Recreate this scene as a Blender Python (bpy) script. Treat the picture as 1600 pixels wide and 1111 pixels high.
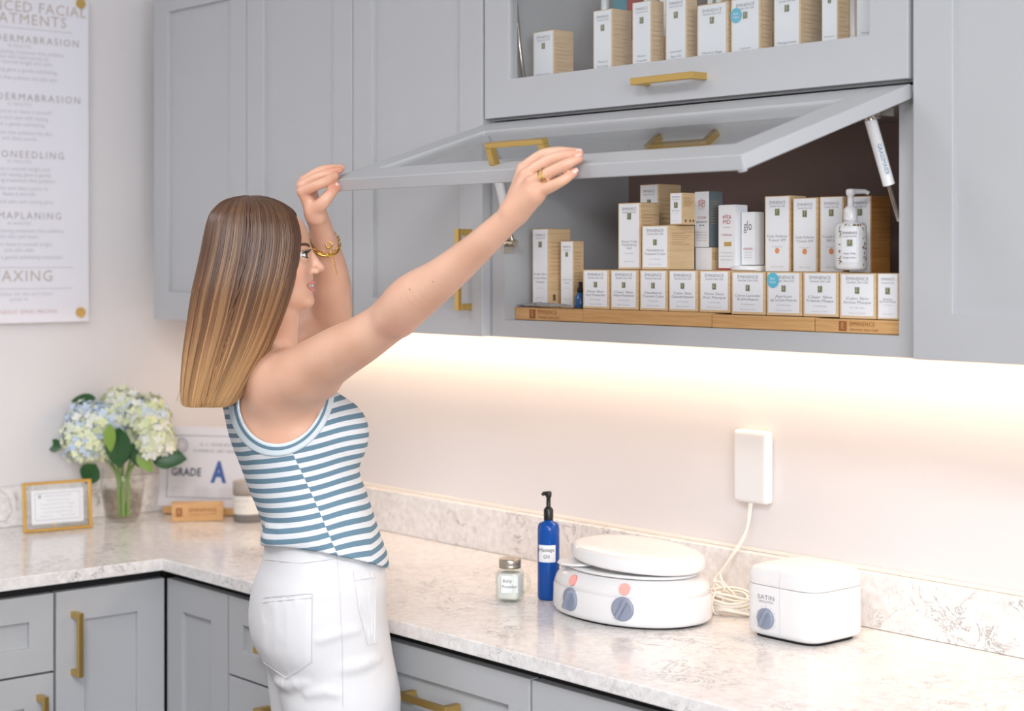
import bpy, math, random
import numpy as np
random.seed(7); RNG = np.random.default_rng(7)
for o in list(bpy.data.objects): bpy.data.objects.remove(o, do_unlink=True)
SC = bpy.context.scene; COL = SC.collection
PI = math.pi
# ------------------------------------------------------------------ camera
CX, CY, CZ = 3.67, -2.29, 1.52            # room: left wall x=0, back wall y=0
SN, CS = .7566, .6539
FPX = 2680.0; HV = 406.0
cam = bpy.data.cameras.new('camera'); co = bpy.data.objects.new('camera', cam); COL.objects.link(co)
co.location = (CX, CY, CZ); co.rotation_euler = (PI/2, 0, math.atan2(SN, CS))
cam.sensor_width = 36; cam.lens = FPX/1600*36
cam.shift_y = -(555.5-HV)/1600
cam.dof.use_dof = True; cam.dof.focus_distance = 2.72; cam.dof.aperture_fstop = 4.0
cam.clip_start = .05
SC.camera = co
# ------------------------------------------------------------------ world, lights, exposure
SC.view_settings.view_transform = 'Standard'; SC.view_settings.look = 'None'
SC.view_settings.gamma = 1; SC.view_settings.use_curve_mapping = False
SC.view_settings.exposure = -0.30
w = bpy.data.worlds.new('world'); SC.world = w; w.use_nodes = True
w.node_tree.nodes['Background'].inputs[0].default_value = (.93, .95, 1, 1)
w.node_tree.nodes['Background'].inputs[1].default_value = .62
def area(name, loc, rot, sx, sy, power, col):
    l = bpy.data.lights.new(name, 'AREA'); l.shape = 'RECTANGLE'; l.size = sx; l.size_y = sy
    l.energy = power; l.color = col
    o = bpy.data.objects.new(name, l); COL.objects.link(o); o.location = loc; o.rotation_euler = rot
    return o
area('ceiling_panel_light', (3.2, -2.4, 2.68), (0, 0, 0), 1.2, .6, 74, (.97, .985, 1))
area('ceiling_panel_light', (1.2, -1.9, 2.68), (0, 0, 0), .6, .6, 14, (.95, .97, 1))
area('ceiling_panel_light', (5.2, -2.0, 2.68), (0, 0, 0), 1.2, .6, 50, (.97, .985, 1))
# daylight from a window on the right-hand side of the room
area('window_daylight', (6.4, -3.4, 1.95), (math.radians(84), 0, math.radians(62)), 2.6, 1.3, 165, (.88, .93, 1))

# ------------------------------------------------------------------ helpers
def lin(c):
    return tuple((x/12.92 if x <= .04045 else ((x+.055)/1.055)**2.4) for x in c)
MATS = {}
def mat(name, rgb=(200,200,200), rough=.5, metal=0, **k):
    if name in MATS: return MATS[name]
    m = bpy.data.materials.new(name); m.use_nodes = True
    b = m.node_tree.nodes['Principled BSDF']
    b.inputs['Base Color'].default_value = (*lin([x/255 for x in rgb]), 1)
    b.inputs['Roughness'].default_value = rough; b.inputs['Metallic'].default_value = metal
    for kk, v in k.items():
        b.inputs[kk.replace('_', ' ')].default_value = v
    MATS[name] = m
    return m
def N(m, t, **inp):
    n = m.node_tree.nodes.new(t)
    for k, v in inp.items():
        if k in n.inputs.keys(): n.inputs[k].default_value = v
        else: setattr(n, k, v)
    return n
def L(m, a, b): m.node_tree.links.new(a, b)
def BS(m): return m.node_tree.nodes['Principled BSDF']
def ramp(m, fac, stops):
    r = N(m, 'ShaderNodeValToRGB'); L(m, fac, r.inputs[0])
    e = r.color_ramp.elements
    while len(e) < len(stops): e.new(.5)
    for x, (p, c) in zip(e, stops):
        x.position = p; x.color = (*lin([q/255 for q in c]), 1)
    return r.outputs[0]
def bump(m, scale, strength, dist=.001):
    tc = N(m, 'ShaderNodeTexCoord'); n = N(m, 'ShaderNodeTexNoise', Scale=scale, Detail=3.0)
    L(m, tc.outputs['Object'], n.inputs['Vector'])
    b = N(m, 'ShaderNodeBump', Strength=strength, Distance=dist)
    L(m, n.outputs[0], b.inputs['Height']); L(m, b.outputs[0], BS(m).inputs['Normal'])

paint = mat('cabinet_paint', (183, 184, 186), .42)
wallm = mat('wall_paint', (226, 222, 222), .75); bump(wallm, 350, .15)
ceilm = mat('ceiling_paint', (240, 240, 240), .9)
floorm = mat('floor_tile', (92, 82, 74), .5)
black = mat('dark_gap', (22, 22, 24), .7)
brass = mat('brushed_brass', (214, 180, 108), .32, 1.0)
white = mat('white_plastic', (234, 233, 233), .22)
whitem = mat('white_card', (240, 240, 243), .6)
knobm = mat('knob_plastic', (142, 150, 168), .45)
chrome = mat('nickel', (190, 182, 170), .25, 1.0)
ink = mat('grey_ink', (120, 118, 120), .7)
inkl = mat('pale_ink', (178, 176, 178), .7)
inkd = mat('dark_ink', (60, 66, 74), .7)
olive = mat('logo_olive', (84, 92, 44), .6)
red = mat('red_ink', (176, 60, 66), .6)
orange = mat('orange_seal', (232, 152, 104), .6)
cyan = mat('cyan_sticker', (92, 190, 216), .5)
interior = mat('cabinet_side_lining', (150, 148, 146), .5)
backing = mat('cabinet_back_lining', (146, 124, 116), .6)
# wood-like tans
def wood(name, c1, c2, sc=(1, 1, 14), rough=.5):
    m = mat(name, c1, rough)
    tc = N(m, 'ShaderNodeTexCoord'); mp = N(m, 'ShaderNodeMapping'); mp.inputs['Scale'].default_value = sc
    n = N(m, 'ShaderNodeTexNoise', Scale=14.0, Detail=5.0)
    L(m, tc.outputs['Object'], mp.inputs[0]); L(m, mp.outputs[0], n.inputs['Vector'])
    L(m, ramp(m, n.outputs[0], [(.3, c1), (.7, c2)]), BS(m).inputs['Base Color'])
    return m
carton = wood('bamboo_print_card', (230, 200, 160), (216, 182, 136), (1, 1, 20), .55)
bamboo = wood('bamboo_wood', (222, 178, 122), (202, 150, 92), (1, 1, 26), .4)
engr = mat('burnt_engraving', (158, 96, 52), .6)
# quartz
def quartz():
    m = mat('quartz_stone', (228, 220, 216), .13)
    tc = N(m, 'ShaderNodeTexCoord')
    n1 = N(m, 'ShaderNodeTexNoise', Scale=16.0, Detail=8.0, Roughness=.65, Distortion=1.2)
    n2 = N(m, 'ShaderNodeTexNoise', Scale=70.0, Detail=4.0, Roughness=.7)
    n3 = N(m, 'ShaderNodeTexNoise', Scale=5.0, Detail=4.0)
    for n in (n1, n2, n3): L(m, tc.outputs['Object'], n.inputs['Vector'])
    base = ramp(m, n2.outputs[0], [(.35, (226, 220, 217)), (.62, (243, 240, 238))])
    a = N(m, 'ShaderNodeMath', operation='SUBTRACT'); L(m, n1.outputs[0], a.inputs[0]); a.inputs[1].default_value = .5
    b = N(m, 'ShaderNodeMath', operation='ABSOLUTE'); L(m, a.outputs[0], b.inputs[0])
    c = N(m, 'ShaderNodeMapRange'); L(m, b.outputs[0], c.inputs[0]); c.inputs[1].default_value = 0; c.inputs[2].default_value = .018
    c.inputs[3].default_value = 1; c.inputs[4].default_value = 0
    g = N(m, 'ShaderNodeMapRange'); L(m, n3.outputs[0], g.inputs[0]); g.inputs[1].default_value = .46; g.inputs[2].default_value = .6
    mu = N(m, 'ShaderNodeMath', operation='MULTIPLY'); L(m, c.outputs[0], mu.inputs[0]); L(m, g.outputs[0], mu.inputs[1])
    mu2 = N(m, 'ShaderNodeMath', operation='MULTIPLY'); L(m, mu.outputs[0], mu2.inputs[0]); mu2.inputs[1].default_value = .8
    mx = N(m, 'ShaderNodeMix', data_type='RGBA'); L(m, mu2.outputs[0], mx.inputs[0]); L(m, base, mx.inputs[6])
    mx.inputs[7].default_value = (*lin((.45, .42, .42)), 1)
    L(m, mx.outputs[2], BS(m).inputs['Base Color'])
    return m
stone = quartz()
def glassmat(name, col=(1, 1, 1), rough=0.0, ior=1.45):
    # thin clear glass: transparent with a true Fresnel reflection
    m = bpy.data.materials.new(name); m.use_nodes = True; nt = m.node_tree; nt.nodes.clear()
    o = nt.nodes.new('ShaderNodeOutputMaterial'); t = nt.nodes.new('ShaderNodeBsdfTransparent'); t.inputs[0].default_value = (*col, 1)
    g = nt.nodes.new('ShaderNodeBsdfGlossy'); g.inputs['Roughness'].default_value = rough
    f = nt.nodes.new('ShaderNodeFresnel')
    ge = nt.nodes.new('ShaderNodeNewGeometry'); mr = nt.nodes.new('ShaderNodeMapRange')   # same reflectance on both faces of the sheet
    mr.inputs[3].default_value = ior; mr.inputs[4].default_value = 1/ior
    nt.links.new(ge.outputs['Backfacing'], mr.inputs[0]); nt.links.new(mr.outputs[0], f.inputs[0])
    x = nt.nodes.new('ShaderNodeMixShader')
    nt.links.new(f.outputs[0], x.inputs[0]); nt.links.new(t.outputs[0], x.inputs[1]); nt.links.new(g.outputs[0], x.inputs[2]); nt.links.new(x.outputs[0], o.inputs[0])
    MATS[name] = m
    return m
pane = glassmat('pane_glass', (.97, .98, .98), 0, 1.62)
vaseglass = glassmat('vase_glass', (.99, .995, .99), 0, 1.25)

class MB:
    """collects geometry; build() links it as one mesh object"""
    def __init__(s): s.v = []; s.f = []; s.m = []; s.mats = []; s.sm = []
    def mi(s, m):
        if m not in s.mats: s.mats.append(m)
        return s.mats.index(m)
    def add(s, vs, fs, m, smooth=False):
        b = len(s.v); s.v += [tuple(map(float, q)) for q in vs]; k = s.mi(m)
        for f in fs: s.f.append([b+i for i in f]); s.m.append(k); s.sm.append(smooth)
        return s
    def box(s, x0, x1, y0, y1, z0, z1, m):
        vs = [(x, y, z) for z in (z0, z1) for y in (y0, y1) for x in (x0, x1)]
        return s.add(vs, [(0,2,3,1),(4,5,7,6),(0,1,5,4),(2,6,7,3),(0,4,6,2),(1,3,7,5)], m)
    def prism(s, pts, a, b, m, smooth=False):
        """pts: 3D outline, extruded from offset vector a to b"""
        n = len(pts); P = np.array(pts, float); vs = list(P+np.array(a))+list(P+np.array(b))
        fs = [list(range(n))[::-1], list(range(n, 2*n))]
        s.add(vs, fs, m); bb = len(s.v)-2*n; k = s.mi(m)
        for i in range(n):
            s.f.append([bb+i, bb+(i+1) % n, bb+n+(i+1) % n, bb+n+i]); s.m.append(k); s.sm.append(smooth)
        return s
    def tube(s, pts, r, m, n=10, caps=True, closed=False):
        P = [np.array(p, float) for p in pts]; R = r if hasattr(r, '__len__') else [r]*len(P)
        vs = []; up = np.array((0.1, .2, 1.0)); K = len(P)
        for i, p in enumerate(P):
            if closed: t = P[(i+1) % K]-P[i-1]
            else: t = P[min(i+1, K-1)]-P[max(i-1, 0)]
            t = t/(np.linalg.norm(t)+1e-12)
            a = np.cross(t, up); 
            if np.linalg.norm(a) < .05: a = np.cross(t, (1, 0, 0))
            a /= np.linalg.norm(a); up = np.cross(a, t); b = up
            for k in range(n):
                q = 2*PI*k/n; vs.append(p+R[i]*(math.cos(q)*a+math.sin(q)*b))
        fs = []
        for i in range(K if closed else K-1):
            j = (i+1) % K
            for k in range(n): fs.append((i*n+k, i*n+(k+1) % n, j*n+(k+1) % n, j*n+k))
        s.add(vs, fs, m, True)
        if caps and not closed:
            b = len(s.v)-K*n; k = s.mi(m)
            s.f.append([b+i for i in range(n)]); s.m.append(k); s.sm.append(False)
            s.f.append([b+(K-1)*n+i for i in range(n)][::-1]); s.m.append(k); s.sm.append(False)
        return s
    def lathe(s, prof, c, m, n=40, sx=1, sy=1, power=2, rot=0, cap=True):
        """prof: (r,z) list; super-ellipse section"""
        vs = []
        for r, z in prof:
            for k in range(n):
                q = 2*PI*k/n; cc, ss = math.cos(q), math.sin(q)
                x = math.copysign(abs(cc)**(2/power), cc)*r*sx; y = math.copysign(abs(ss)**(2/power), ss)*r*sy
                vs.append((c[0]+x*math.cos(rot)-y*math.sin(rot), c[1]+x*math.sin(rot)+y*math.cos(rot), c[2]+z))
        fs = []
        for i in range(len(prof)-1):
            for k in range(n): fs.append((i*n+k, i*n+(k+1) % n, (i+1)*n+(k+1) % n, (i+1)*n+k))
        s.add(vs, fs, m, True)
        if cap:
            b = len(s.v)-len(prof)*n; k = s.mi(m)
            if prof[0][0] > 1e-4: s.f.append([b+i for i in range(n)][::-1]); s.m.append(k); s.sm.append(False)
            if prof[-1][0] > 1e-4: s.f.append([b+(len(prof)-1)*n+i for i in range(n)]); s.m.append(k); s.sm.append(False)
        return s
    def text(s, t, origin, ex, ey, size, m, align='CENTER', width=None, lift=.0002, spacing=1.0, bold=0.0):
        V, F = textmesh(t, align, spacing, bold)
        if not len(V): return s
        ex = np.array(ex, float); ey = np.array(ey, float); nz = np.cross(ex, ey)
        sc = size
        if width: sc = width/max(V[:, 0].max()-V[:, 0].min(), 1e-6)
        P = np.array(origin)+V[:, :1]*sc*ex+V[:, 1:2]*(size if width else sc)*ey+nz*lift
        return s.add(P, F, m)
    def build(s, name, parent=None, bevel=0, seg=2, org=None, smooth_all=False):
        me = bpy.data.meshes.new(name)
        if parent is not None: off = np.array(parent.matrix_world.translation if False else POS.get(parent.name, (0, 0, 0)))
        elif org is not None: off = np.array(org)
        else:
            a = np.array(s.v); off = np.array([(a[:, 0].min()+a[:, 0].max())/2, (a[:, 1].min()+a[:, 1].max())/2, a[:, 2].min()])
        vv = np.array(s.v)-off
        me.from_pydata(vv.tolist(), [], s.f)
        for m in s.mats: me.materials.append(m)
        me.polygons.foreach_set('material_index', s.m)
        me.polygons.foreach_set('use_smooth', [True]*len(s.m) if smooth_all else s.sm)
        me.update()
        o = bpy.data.objects.new(name, me); COL.objects.link(o)
        if parent is not None: o.parent = parent; POS[o.name] = tuple(off)
        else: o.location = off; POS[o.name] = tuple(off)
        if bevel:
            b = o.modifiers.new('bevel', 'BEVEL'); b.width = bevel; b.segments = seg; b.limit_method = 'ANGLE'; b.angle_limit = .7
            b.harden_normals = False
        return o
POS = {}
_T = {}
def textmesh(t, align, spacing, bold=0.0):
    k = (t, align, spacing, bold)
    if k in _T: return _T[k]
    c = bpy.data.curves.new('t', 'FONT'); c.body = t; c.align_x = align; c.align_y = 'CENTER'; c.size = 1; c.resolution_u = 2; c.space_character = spacing; c.offset = bold
    o = bpy.data.objects.new('t', c); COL.objects.link(o)
    bpy.context.view_layer.update()
    e = o.evaluated_get(bpy.context.evaluated_depsgraph_get()); me = e.to_mesh()
    V = np.array([v.co[:] for v in me.vertices]).reshape(-1, 3); F = [list(p.vertices) for p in me.polygons]
    e.to_mesh_clear(); bpy.data.objects.remove(o); bpy.data.curves.remove(c)
    _T[k] = (V, F); return _T[k]
def tag(o, label=None, cat=None, group=None, kind=None):
    for k, v in (('label', label), ('category', cat), ('group', group), ('kind', kind)):
        if v: o[k] = v
    return o
def thing(name, loc, label, cat, group=None):
    o = bpy.data.objects.new(name, None); o.empty_display_size = .05; COL.objects.link(o); o.location = loc; POS[o.name] = tuple(loc)
    return tag(o, label, cat, group)
# photo measurement -> room position
def tt(u): r = (u-800)/FPX; return (CS*r-SN)/(CS+SN*r)
def XU(u, y): return CX+tt(u)*(y-CY)                 # x on the plane y
def YU(u, x): return CY+(x-CX)/tt(u)                 # y on the plane x
def FW(x, y): return -SN*(x-CX)+CS*(y-CY)
def ZV(v, x, y): return CZ+(HV-v)/FPX*FW(x, y)
def GP(u, v, z=.92):                                  # point on the horizontal plane z
    f = (z-CZ)*FPX/(HV-v); r = (u-800)/FPX*f
    return CX+CS*r-SN*f, CY+SN*r+CS*f
EX, EY, EZ = np.array((1., 0, 0)), np.array((0, 1., 0)), np.array((0, 0, 1.))
# ================================================================== ROOM
CT = .92                                               # counter top height
def st(o): o['kind'] = 'structure'; return o
st(MB().box(-.12, 7, 0, .12, 0, 2.7, wallm).build('wall_back'))
st(MB().box(-.12, 0, -6, 0, 0, 2.7, wallm).build('wall_left'))
st(MB().box(-.12, 7, -6, .12, -.1, 0, floorm).build('floor'))
st(MB().box(7, 7.12, -6, .12, 0, 2.7, wallm).build('wall_right'))
st(MB().box(-.12, 7.12, -6.12, -6, 0, 2.7, wallm).build('wall_front'))
st(MB().box(-.12, 7, -6, .12, 2.7, 2.8, ceilm).build('ceiling'))

def pull(a, b, out, parent, r=.0055):
    """bar pull from a to b, posts standing 'out' off the face"""
    a = np.array(a, float); b = np.array(b, float); out = np.array(out, float)
    d = (b-a)/np.linalg.norm(b-a); o = out/np.linalg.norm(out); s = np.cross(d, o)
    m = MB()
    def bar(p, q, w, h, n1, n2):
        vs = [p+i*w*n1+j*h*n2 for i, j in ((-1, -1), (1, -1), (1, 1), (-1, 1))]+[q+i*w*n1+j*h*n2 for i, j in ((-1, -1), (1, -1), (1, 1), (-1, 1))]
        m.add(vs, [(0,1,2,3),(7,6,5,4),(0,4,5,1),(1,5,6,2),(2,6,7,3),(3,7,4,0)], brass)
    bar(a+out-o*.004, b+out-o*.004, r, .004, s, o)
    bar(a+d*.006, a+d*.006+out-o*.008, r, .006, s, d)
    bar(b-d*.006, b-d*.006+out-o*.008, r, .006, s, d)
    h = m.build('handle', parent, bevel=.0008); h['label'] = 'brushed brass bar handle'
    return h
def frame_quad(P, U, V, Nn, w, h, rail, th, m, glass=None, inset=.008):
    """shaker door: corner P, width along U, height along V, outward normal Nn"""
    P, U, V, Nn = [np.array(q, float) for q in (P, U, V, Nn)]
    mb = MB()
    def blk(a0, a1, b0, b1, c0, c1, mm, mbx):
        vs = [P+U*a+V*b+Nn*c for c in (c0, c1) for b in (b0, b1) for a in (a0, a1)]
        mbx.add(vs, [(0,2,3,1),(4,5,7,6),(0,1,5,4),(2,6,7,3),(0,4,6,2),(1,3,7,5)], mm)
    # frame as one ring: outer/inner loops, no seams
    o = [(0, 0), (w, 0), (w, h), (0, h)]; i = [(rail, rail), (w-rail, rail), (w-rail, h-rail), (rail, h-rail)]
    vs = [P+U*a+V*b+Nn*c for c in (0, th) for (a, b) in o+i]; fs = []
    for k in range(4):
        j = (k+1) % 4
        fs += [(k, j, 4+j, 4+k)[::-1], (8+k, 8+j, 12+j, 12+k), (k, j, 8+j, 8+k), (4+k, 4+j, 12+j, 12+k)[::-1]]
    mb.add(vs, fs, m)
    if glass is None:
        blk(rail-.002, w-rail+.002, rail-.002, h-rail+.002, .002, th-inset, m, mb)
        return mb, None
    g = MB(); blk(rail-.004, w-rail+.004, rail-.004, h-rail+.004, th*.58, th*.58+.004, glass, g)
    return mb, g
# ---------- upper cabinets
CZ0, CZT = 1.384, 2.145; YF = -.34; YC = -.32
XB = [XU(u, YF) for u in (240, 385, 551, 757)]; XG0, XG1 = XB[3]-.002, XU(1422, YF)
def carcase(root, x0, x1, z0, z1, bottom=.03):
    m = MB(); t = .033
    m.box(x0, x0+t, YC, 0, z0, z1, paint); m.box(x1-t, x1, YC, 0, z0, z1, paint)
    m.box(x0+t, x1-t, YC, 0, z0, z0+bottom, paint); m.box(x0+t, x1-t, YC, 0, z1-.02, z1, paint)
    m.build('carcase', root)
    b = MB().box(x0+t, x1-t, -.012, -.001, z0+bottom, z1-.02, backing).build('back_panel', root); b['label'] = 'dark taupe back panel inside the cabinet'
for i, (x0, x1, lab, hside) in enumerate([
        (XB[0], XB[1], 'tall grey shaker wall cabinet with blank door, farthest left by the white wall', None),
        (XB[1], XB[2], 'grey shaker wall cabinet above and behind the woman\'s head, second from the left', None),
        (XB[2], XB[3]-.004, 'grey shaker wall cabinet behind the raised arms, with a brass pull at its lower right', 1)]):
    r = thing('wall_cabinet', ((x0+x1)/2, YF/2, CZ0), lab, 'cabinet', 'plain grey upper cabinets')
    MB().box(x0, x1, YC, -.001, CZ0, CZT, paint).build('body', r)
    g = .002
    mb, _ = frame_quad((x0+g, YC-.0005, CZ0), EX, EZ, (0, -1, 0), x1-x0-2*g, CZT-CZ0, .064, .02, paint)
    d = mb.build('door', r, bevel=.0012)
    if hside:
        xh = x1-.036; pull((xh, YF, 1.43), (xh, YF, 1.575), (0, -.032, 0), d)
# right neighbour
x0 = XG1+.005; x1 = x0+.62
r = thing('wall_cabinet', ((x0+x1)/2, YF/2, CZ0), 'grey shaker wall cabinet with a recessed panel, cut by the right edge of the view', 'cabinet', 'plain grey upper cabinets')
MB().box(x0, x1, YC, -.001, CZ0, CZT, paint).build('body', r)
mb, _ = frame_quad((x0, YC-.0005, CZ0), EX, EZ, (0, -1, 0), x1-x0, CZT-CZ0, .064, .02, paint); mb.build('door', r, bevel=.0012)
# glass cabinets, upper and lower unit
ZM = 1.766
gx0, gx1 = XG0+.003, XG1-.003
UC = thing('glass_door_cabinet', ((gx0+gx1)/2, YF/2, ZM), 'upper grey cabinet with a closed glass door and brass pull, above the open one', 'cabinet')
carcase(UC, XG0, XG1, ZM, CZT, .022)
mb, gl = frame_quad((gx0, YC-.0005, ZM+.003), EX, EZ, (0, -1, 0), gx1-gx0, CZT-ZM-.003, .066, .02, paint, pane)
d = mb.build('door', UC, bevel=.0012); gl.build('pane', d)
hz = ZM+.036
pull((XU(987, YF-.03), YF, hz), (XU(1084, YF-.03), YF, hz), (0, -.034, 0), d)
m = MB()
m.box(XG0+.033, XG0+.055, YC+.03, YC+.05, 1.80, 1.82, chrome); m.tube([(XG0+.05, YC+.035, 1.815), (XG0+.05, YC+.02, 1.90), (XG0+.05, YC+.008, 2.0)], .004, chrome)
m.build('gas_strut', UC)['label'] = 'silver gas strut on the left inside wall'
LC = thing('glass_door_cabinet', ((gx0+gx1)/2, YF/2, CZ0), 'lower grey cabinet with its glass lift-up door held open', 'cabinet')
carcase(LC, XG0, XG1, CZ0, ZM-.004)
# lift-up door
HY, HZ = YF+.006, ZM-.004
LEN = .366; ANG = math.atan2(.347, .111)
Vd = np.array((0, -math.sin(ANG), -math.cos(ANG))); Nd = np.array((0, -math.cos(ANG), math.sin(ANG)))
mb, gl = frame_quad((gx0, HY, HZ), EX, Vd, Nd, gx1-gx0, LEN, .066, -.020, paint, None)
# rebuild as framed glass with the outer face through the hinge line
DP = np.array((gx0, HY, HZ))-Nd*.02
mb, gl = frame_quad(DP, EX, Vd, Nd, gx1-gx0, LEN, .066, .02, paint, pane)
d = mb.build('door', LC, bevel=.0012); d['label'] = 'framed glass door swung up'
gl.build('pane', d)
hc = DP+Nd*.02+Vd*(LEN-.033)
xa, xb = gx0+(gx1-gx0)/2-.064, gx0+(gx1-gx0)/2+.064
pull(hc+EX*(xa-gx0), hc+EX*(xb-gx0), Nd*.034, d)
mb = MB(); c0 = DP+Vd*(LEN-.012)+EX*(gx1-gx0-.014)
mb.tube([c0, c0-Nd*.004], .006, whitem, 12); mb.build('bumper', d)
def strut(x, top, bot, labels, nm='gas_strut', right=False):
    top = np.array(top); bot = np.array(bot); dd = bot-top
    m = MB(); m.tube([top+dd*.06, top+dd*.66], .0085, mat('strut_white', (232, 232, 232), .35), 14)
    m.tube([top+dd*.66, top+dd], .0035, chrome, 10)
    m.tube([top-dd*.02, top+dd*.08], .0075, chrome, 10)
    m.tube([top-EX*.004, top+EX*.026], .006, chrome, 10)
    if not right:
        m.tube([bot-EX*.012, bot+EX*.008], .0065, chrome, 12); m.box(bot[0]-.013, bot[0]-.010, bot[1]-.012, bot[1]+.012, bot[2]-.018, bot[2]+.012, chrome)
    else:
        m.box(top[0]+.020, top[0]+.027, top[1]-.012, top[1]+.022, top[2]-.006, top[2]+.006, chrome); m.tube([top+EX*.010, top+EX*.016], .0095, chrome, 12)
    o = m.build(nm, LC, bevel=.0005); o['label'] = labels
    return top, dd
px = XG1-.06
topr = (XU(1355, -.47)+0, -.47, 0); topr = (px-.0, YU(1357, px), 0); topr = (px, topr[1], ZV(176, px, topr[1]))
bx = XG1-.05; botr = (bx, YU(1405, bx), 0); botr = (bx, botr[1], ZV(345, bx, botr[1]))
tp, dd = strut(px, topr, botr, 'white gas strut holding the right side of the door', right=True)
mt = MB(); fdir = dd/np.linalg.norm(dd); nn = np.array((CS*-1*0+SN, -CS, 0)); nn = nn-fdir*np.dot(nn, fdir); nn /= np.linalg.norm(nn)
mt.text('GRASSMAIER', tp+dd*.42+nn*.0086, fdir, np.cross(nn, fdir), .008, mat('blue_ink', (60, 110, 150), .6)); mt.build('strut_lettering', LC)['label'] = 'blue lettering on the strut'
pl = XG0+.05
topl = (pl, YU(764, pl), 0); topl = (pl, topl[1], ZV(212, pl, topl[1]))
botl = (XG0+.045, YU(801, XG0+.045), 0); botl = (botl[0], botl[1], ZV(380, botl[0], botl[1]))
strut(pl, topl, botl, 'white gas strut holding the left side of the door')
# ---------- LED strip
led = bpy.data.materials.new('led'); led.use_nodes = True
b = BS(led); b.inputs['Emission Color'].default_value = (1, .80, .58, 1); b.inputs['Emission Strength'].default_value = 9
ls = thing('led_strip', (1.8, -.045, CZ0-.012), 'warm white LED strip running under the wall cabinets', 'light')
MB().box(.18, 2.86, -.055, -.035, CZ0-.008, CZ0-.001, white).build('channel', ls)
MB().box(.19, 2.85, -.052, -.038, CZ0-.010, CZ0-.008, led).build('diffuser', ls)
area('led_strip_light', (1.5, -.045, CZ0-.013), (0, 0, 0), 2.66, .014, 4.6, (1, .70, .46))
# ---------- counter
YFc, XFc = -.57, .605; TH = .024
def slab(pts, z0, z1, m): return MB().prism([(x, y, 0) for x, y in pts], (0, 0, z0), (0, 0, z1), m)
c = slab([(0.001, -.001), (0.001, -3.2), (XFc, -3.2), (XFc, YFc), (3.6, YFc), (3.6, -.001)], CT-TH, CT, stone).build('countertop', bevel=.002)
tag(c, 'pale speckled quartz worktop running round the corner', 'countertop')
t = MB().box(.022, 3.6, -.023, -.001, CT+.0005, CT+.09, stone).build('backsplash', bevel=.0015)
tag(t, 'low quartz upstand along the back wall', 'backsplash')
t = MB().box(.001, .0215, -3.2, -.001, CT+.0005, CT+.09, stone).build('backsplash', bevel=.0015)
tag(t, 'low quartz upstand along the left wall below the poster', 'backsplash')
t = MB().box(.022, 3.6, -.0065, -.001, CT+.0905, CT+.096, mat('caulk', (240, 232, 222), .6)).build('trim_1'); st(t)
# ---------- base cabinets
ZT = CT-TH-.020; ZS = ZT-.152; XFL = XFc-.022; YFB = YFc+.022-.0
def base(name, ax, a0, a1, lab, split, handles, topkick=True):
    """ax 'x': unit along the back wall from x=a0..a1, front at YFB; 'y': left run, y=a0..a1, front at XFL"""
    if ax == 'x': r = thing(name, ((a0+a1)/2, YFB/2, 0), lab, 'cabinet', 'grey base cabinets')
    else: r = thing(name, (XFL/2, (a0+a1)/2, 0), lab, 'cabinet', 'grey base cabinets')
    m = MB()
    if ax == 'x': m.box(a0, a1, YFB+.022, -.001, .10, CT-TH-.001, black); m.box(a0, a1, YFB+.08, -.002, 0.001, .10, black)
    else: m.box(.001, XFL-.022, a0, a1, .10, CT-TH-.001, black); m.box(.002, XFL-.08, a0, a1, .001, .10, black)
    m.build('carcase', r)
    g = .003; rows = [(ZT, ZS+.002), (ZS-.002, .105)] if split else [(ZT, .105)]
    for k, (zt, zb) in enumerate(rows):
        nm = 'drawer' if (split and k == 0) else 'door'
        if ax == 'x': P, U, Nn, hw = (a0+g, YFB+.02, zb), EX, (0, -1, 0), a1-a0-2*g
        else: P, U, Nn, hw = (XFL-.02, a0+g, zb), EY, (1, 0, 0), a1-a0-2*g
        mb, _ = frame_quad(P, U, EZ, Nn, hw, zt-zb, .05 if nm == 'drawer' else .06, .02, gpaint, None, .009)
        d = mb.build(nm, r, bevel=.0012)
        for (kk, kind, p) in handles:
            if kk != k: continue
            q = np.array(P)+np.array(U)*p[0]+np.array((0, 0, zt-zb+p[1]))+np.array(Nn)*.02
            if kind == 'v': pull(q, q-EZ*.124, np.array(Nn)*.034, d)
            else: pull(q-np.array(U)*.064, q+np.array(U)*.064, np.array(Nn)*.034, d)
gpaint = paint
yg = YU(86, XFL)
base('base_cabinet', 'y', yg-.42, yg, 'grey base cabinet with a drawer over a door, farthest left below the gold photo frame', True,
     [(0, 'h', (.21, -.076)), (1, 'v', (.383, -.036))])
base('base_cabinet', 'y', yg, YFB-.001, 'grey corner base cabinet door with a vertical brass pull, facing right', False, [(0, 'v', (.035, -.040))])
xg = XU(356, YFB)
base('base_cabinet', 'x', XFL+.001, xg, 'narrow grey corner base cabinet door without a handle, next to the woman', False, [])
xh = XU(829, YFB); xm = 2*1.462-xh
base('base_cabinet', 'x', xg, xm, 'grey base cabinet with drawers, half hidden behind the white trousers', True, [(0, 'h', ((xm-xg)/2, -.076)), (1, 'h', ((xm-xg)/2, -.035))])
base('base_cabinet', 'x', xm, xh, 'grey base cabinet drawer with a horizontal brass pull just right of the woman', True, [(0, 'h', ((xh-xm)/2, -.076)), (1, 'v', (.05, -.05))])
base('base_cabinet', 'x', xh, xh+.5, 'grey base cabinet with only its blank top corner showing, bottom right of the view', True, [(0, 'h', (.25, -.076))])
tag(MB().box(xh+.51, 3.6, YFB+.02, -.001, .001, CT-TH-.001, gpaint).build('end_panel'), 'grey end panel under the right end of the worktop', 'panel')
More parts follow.
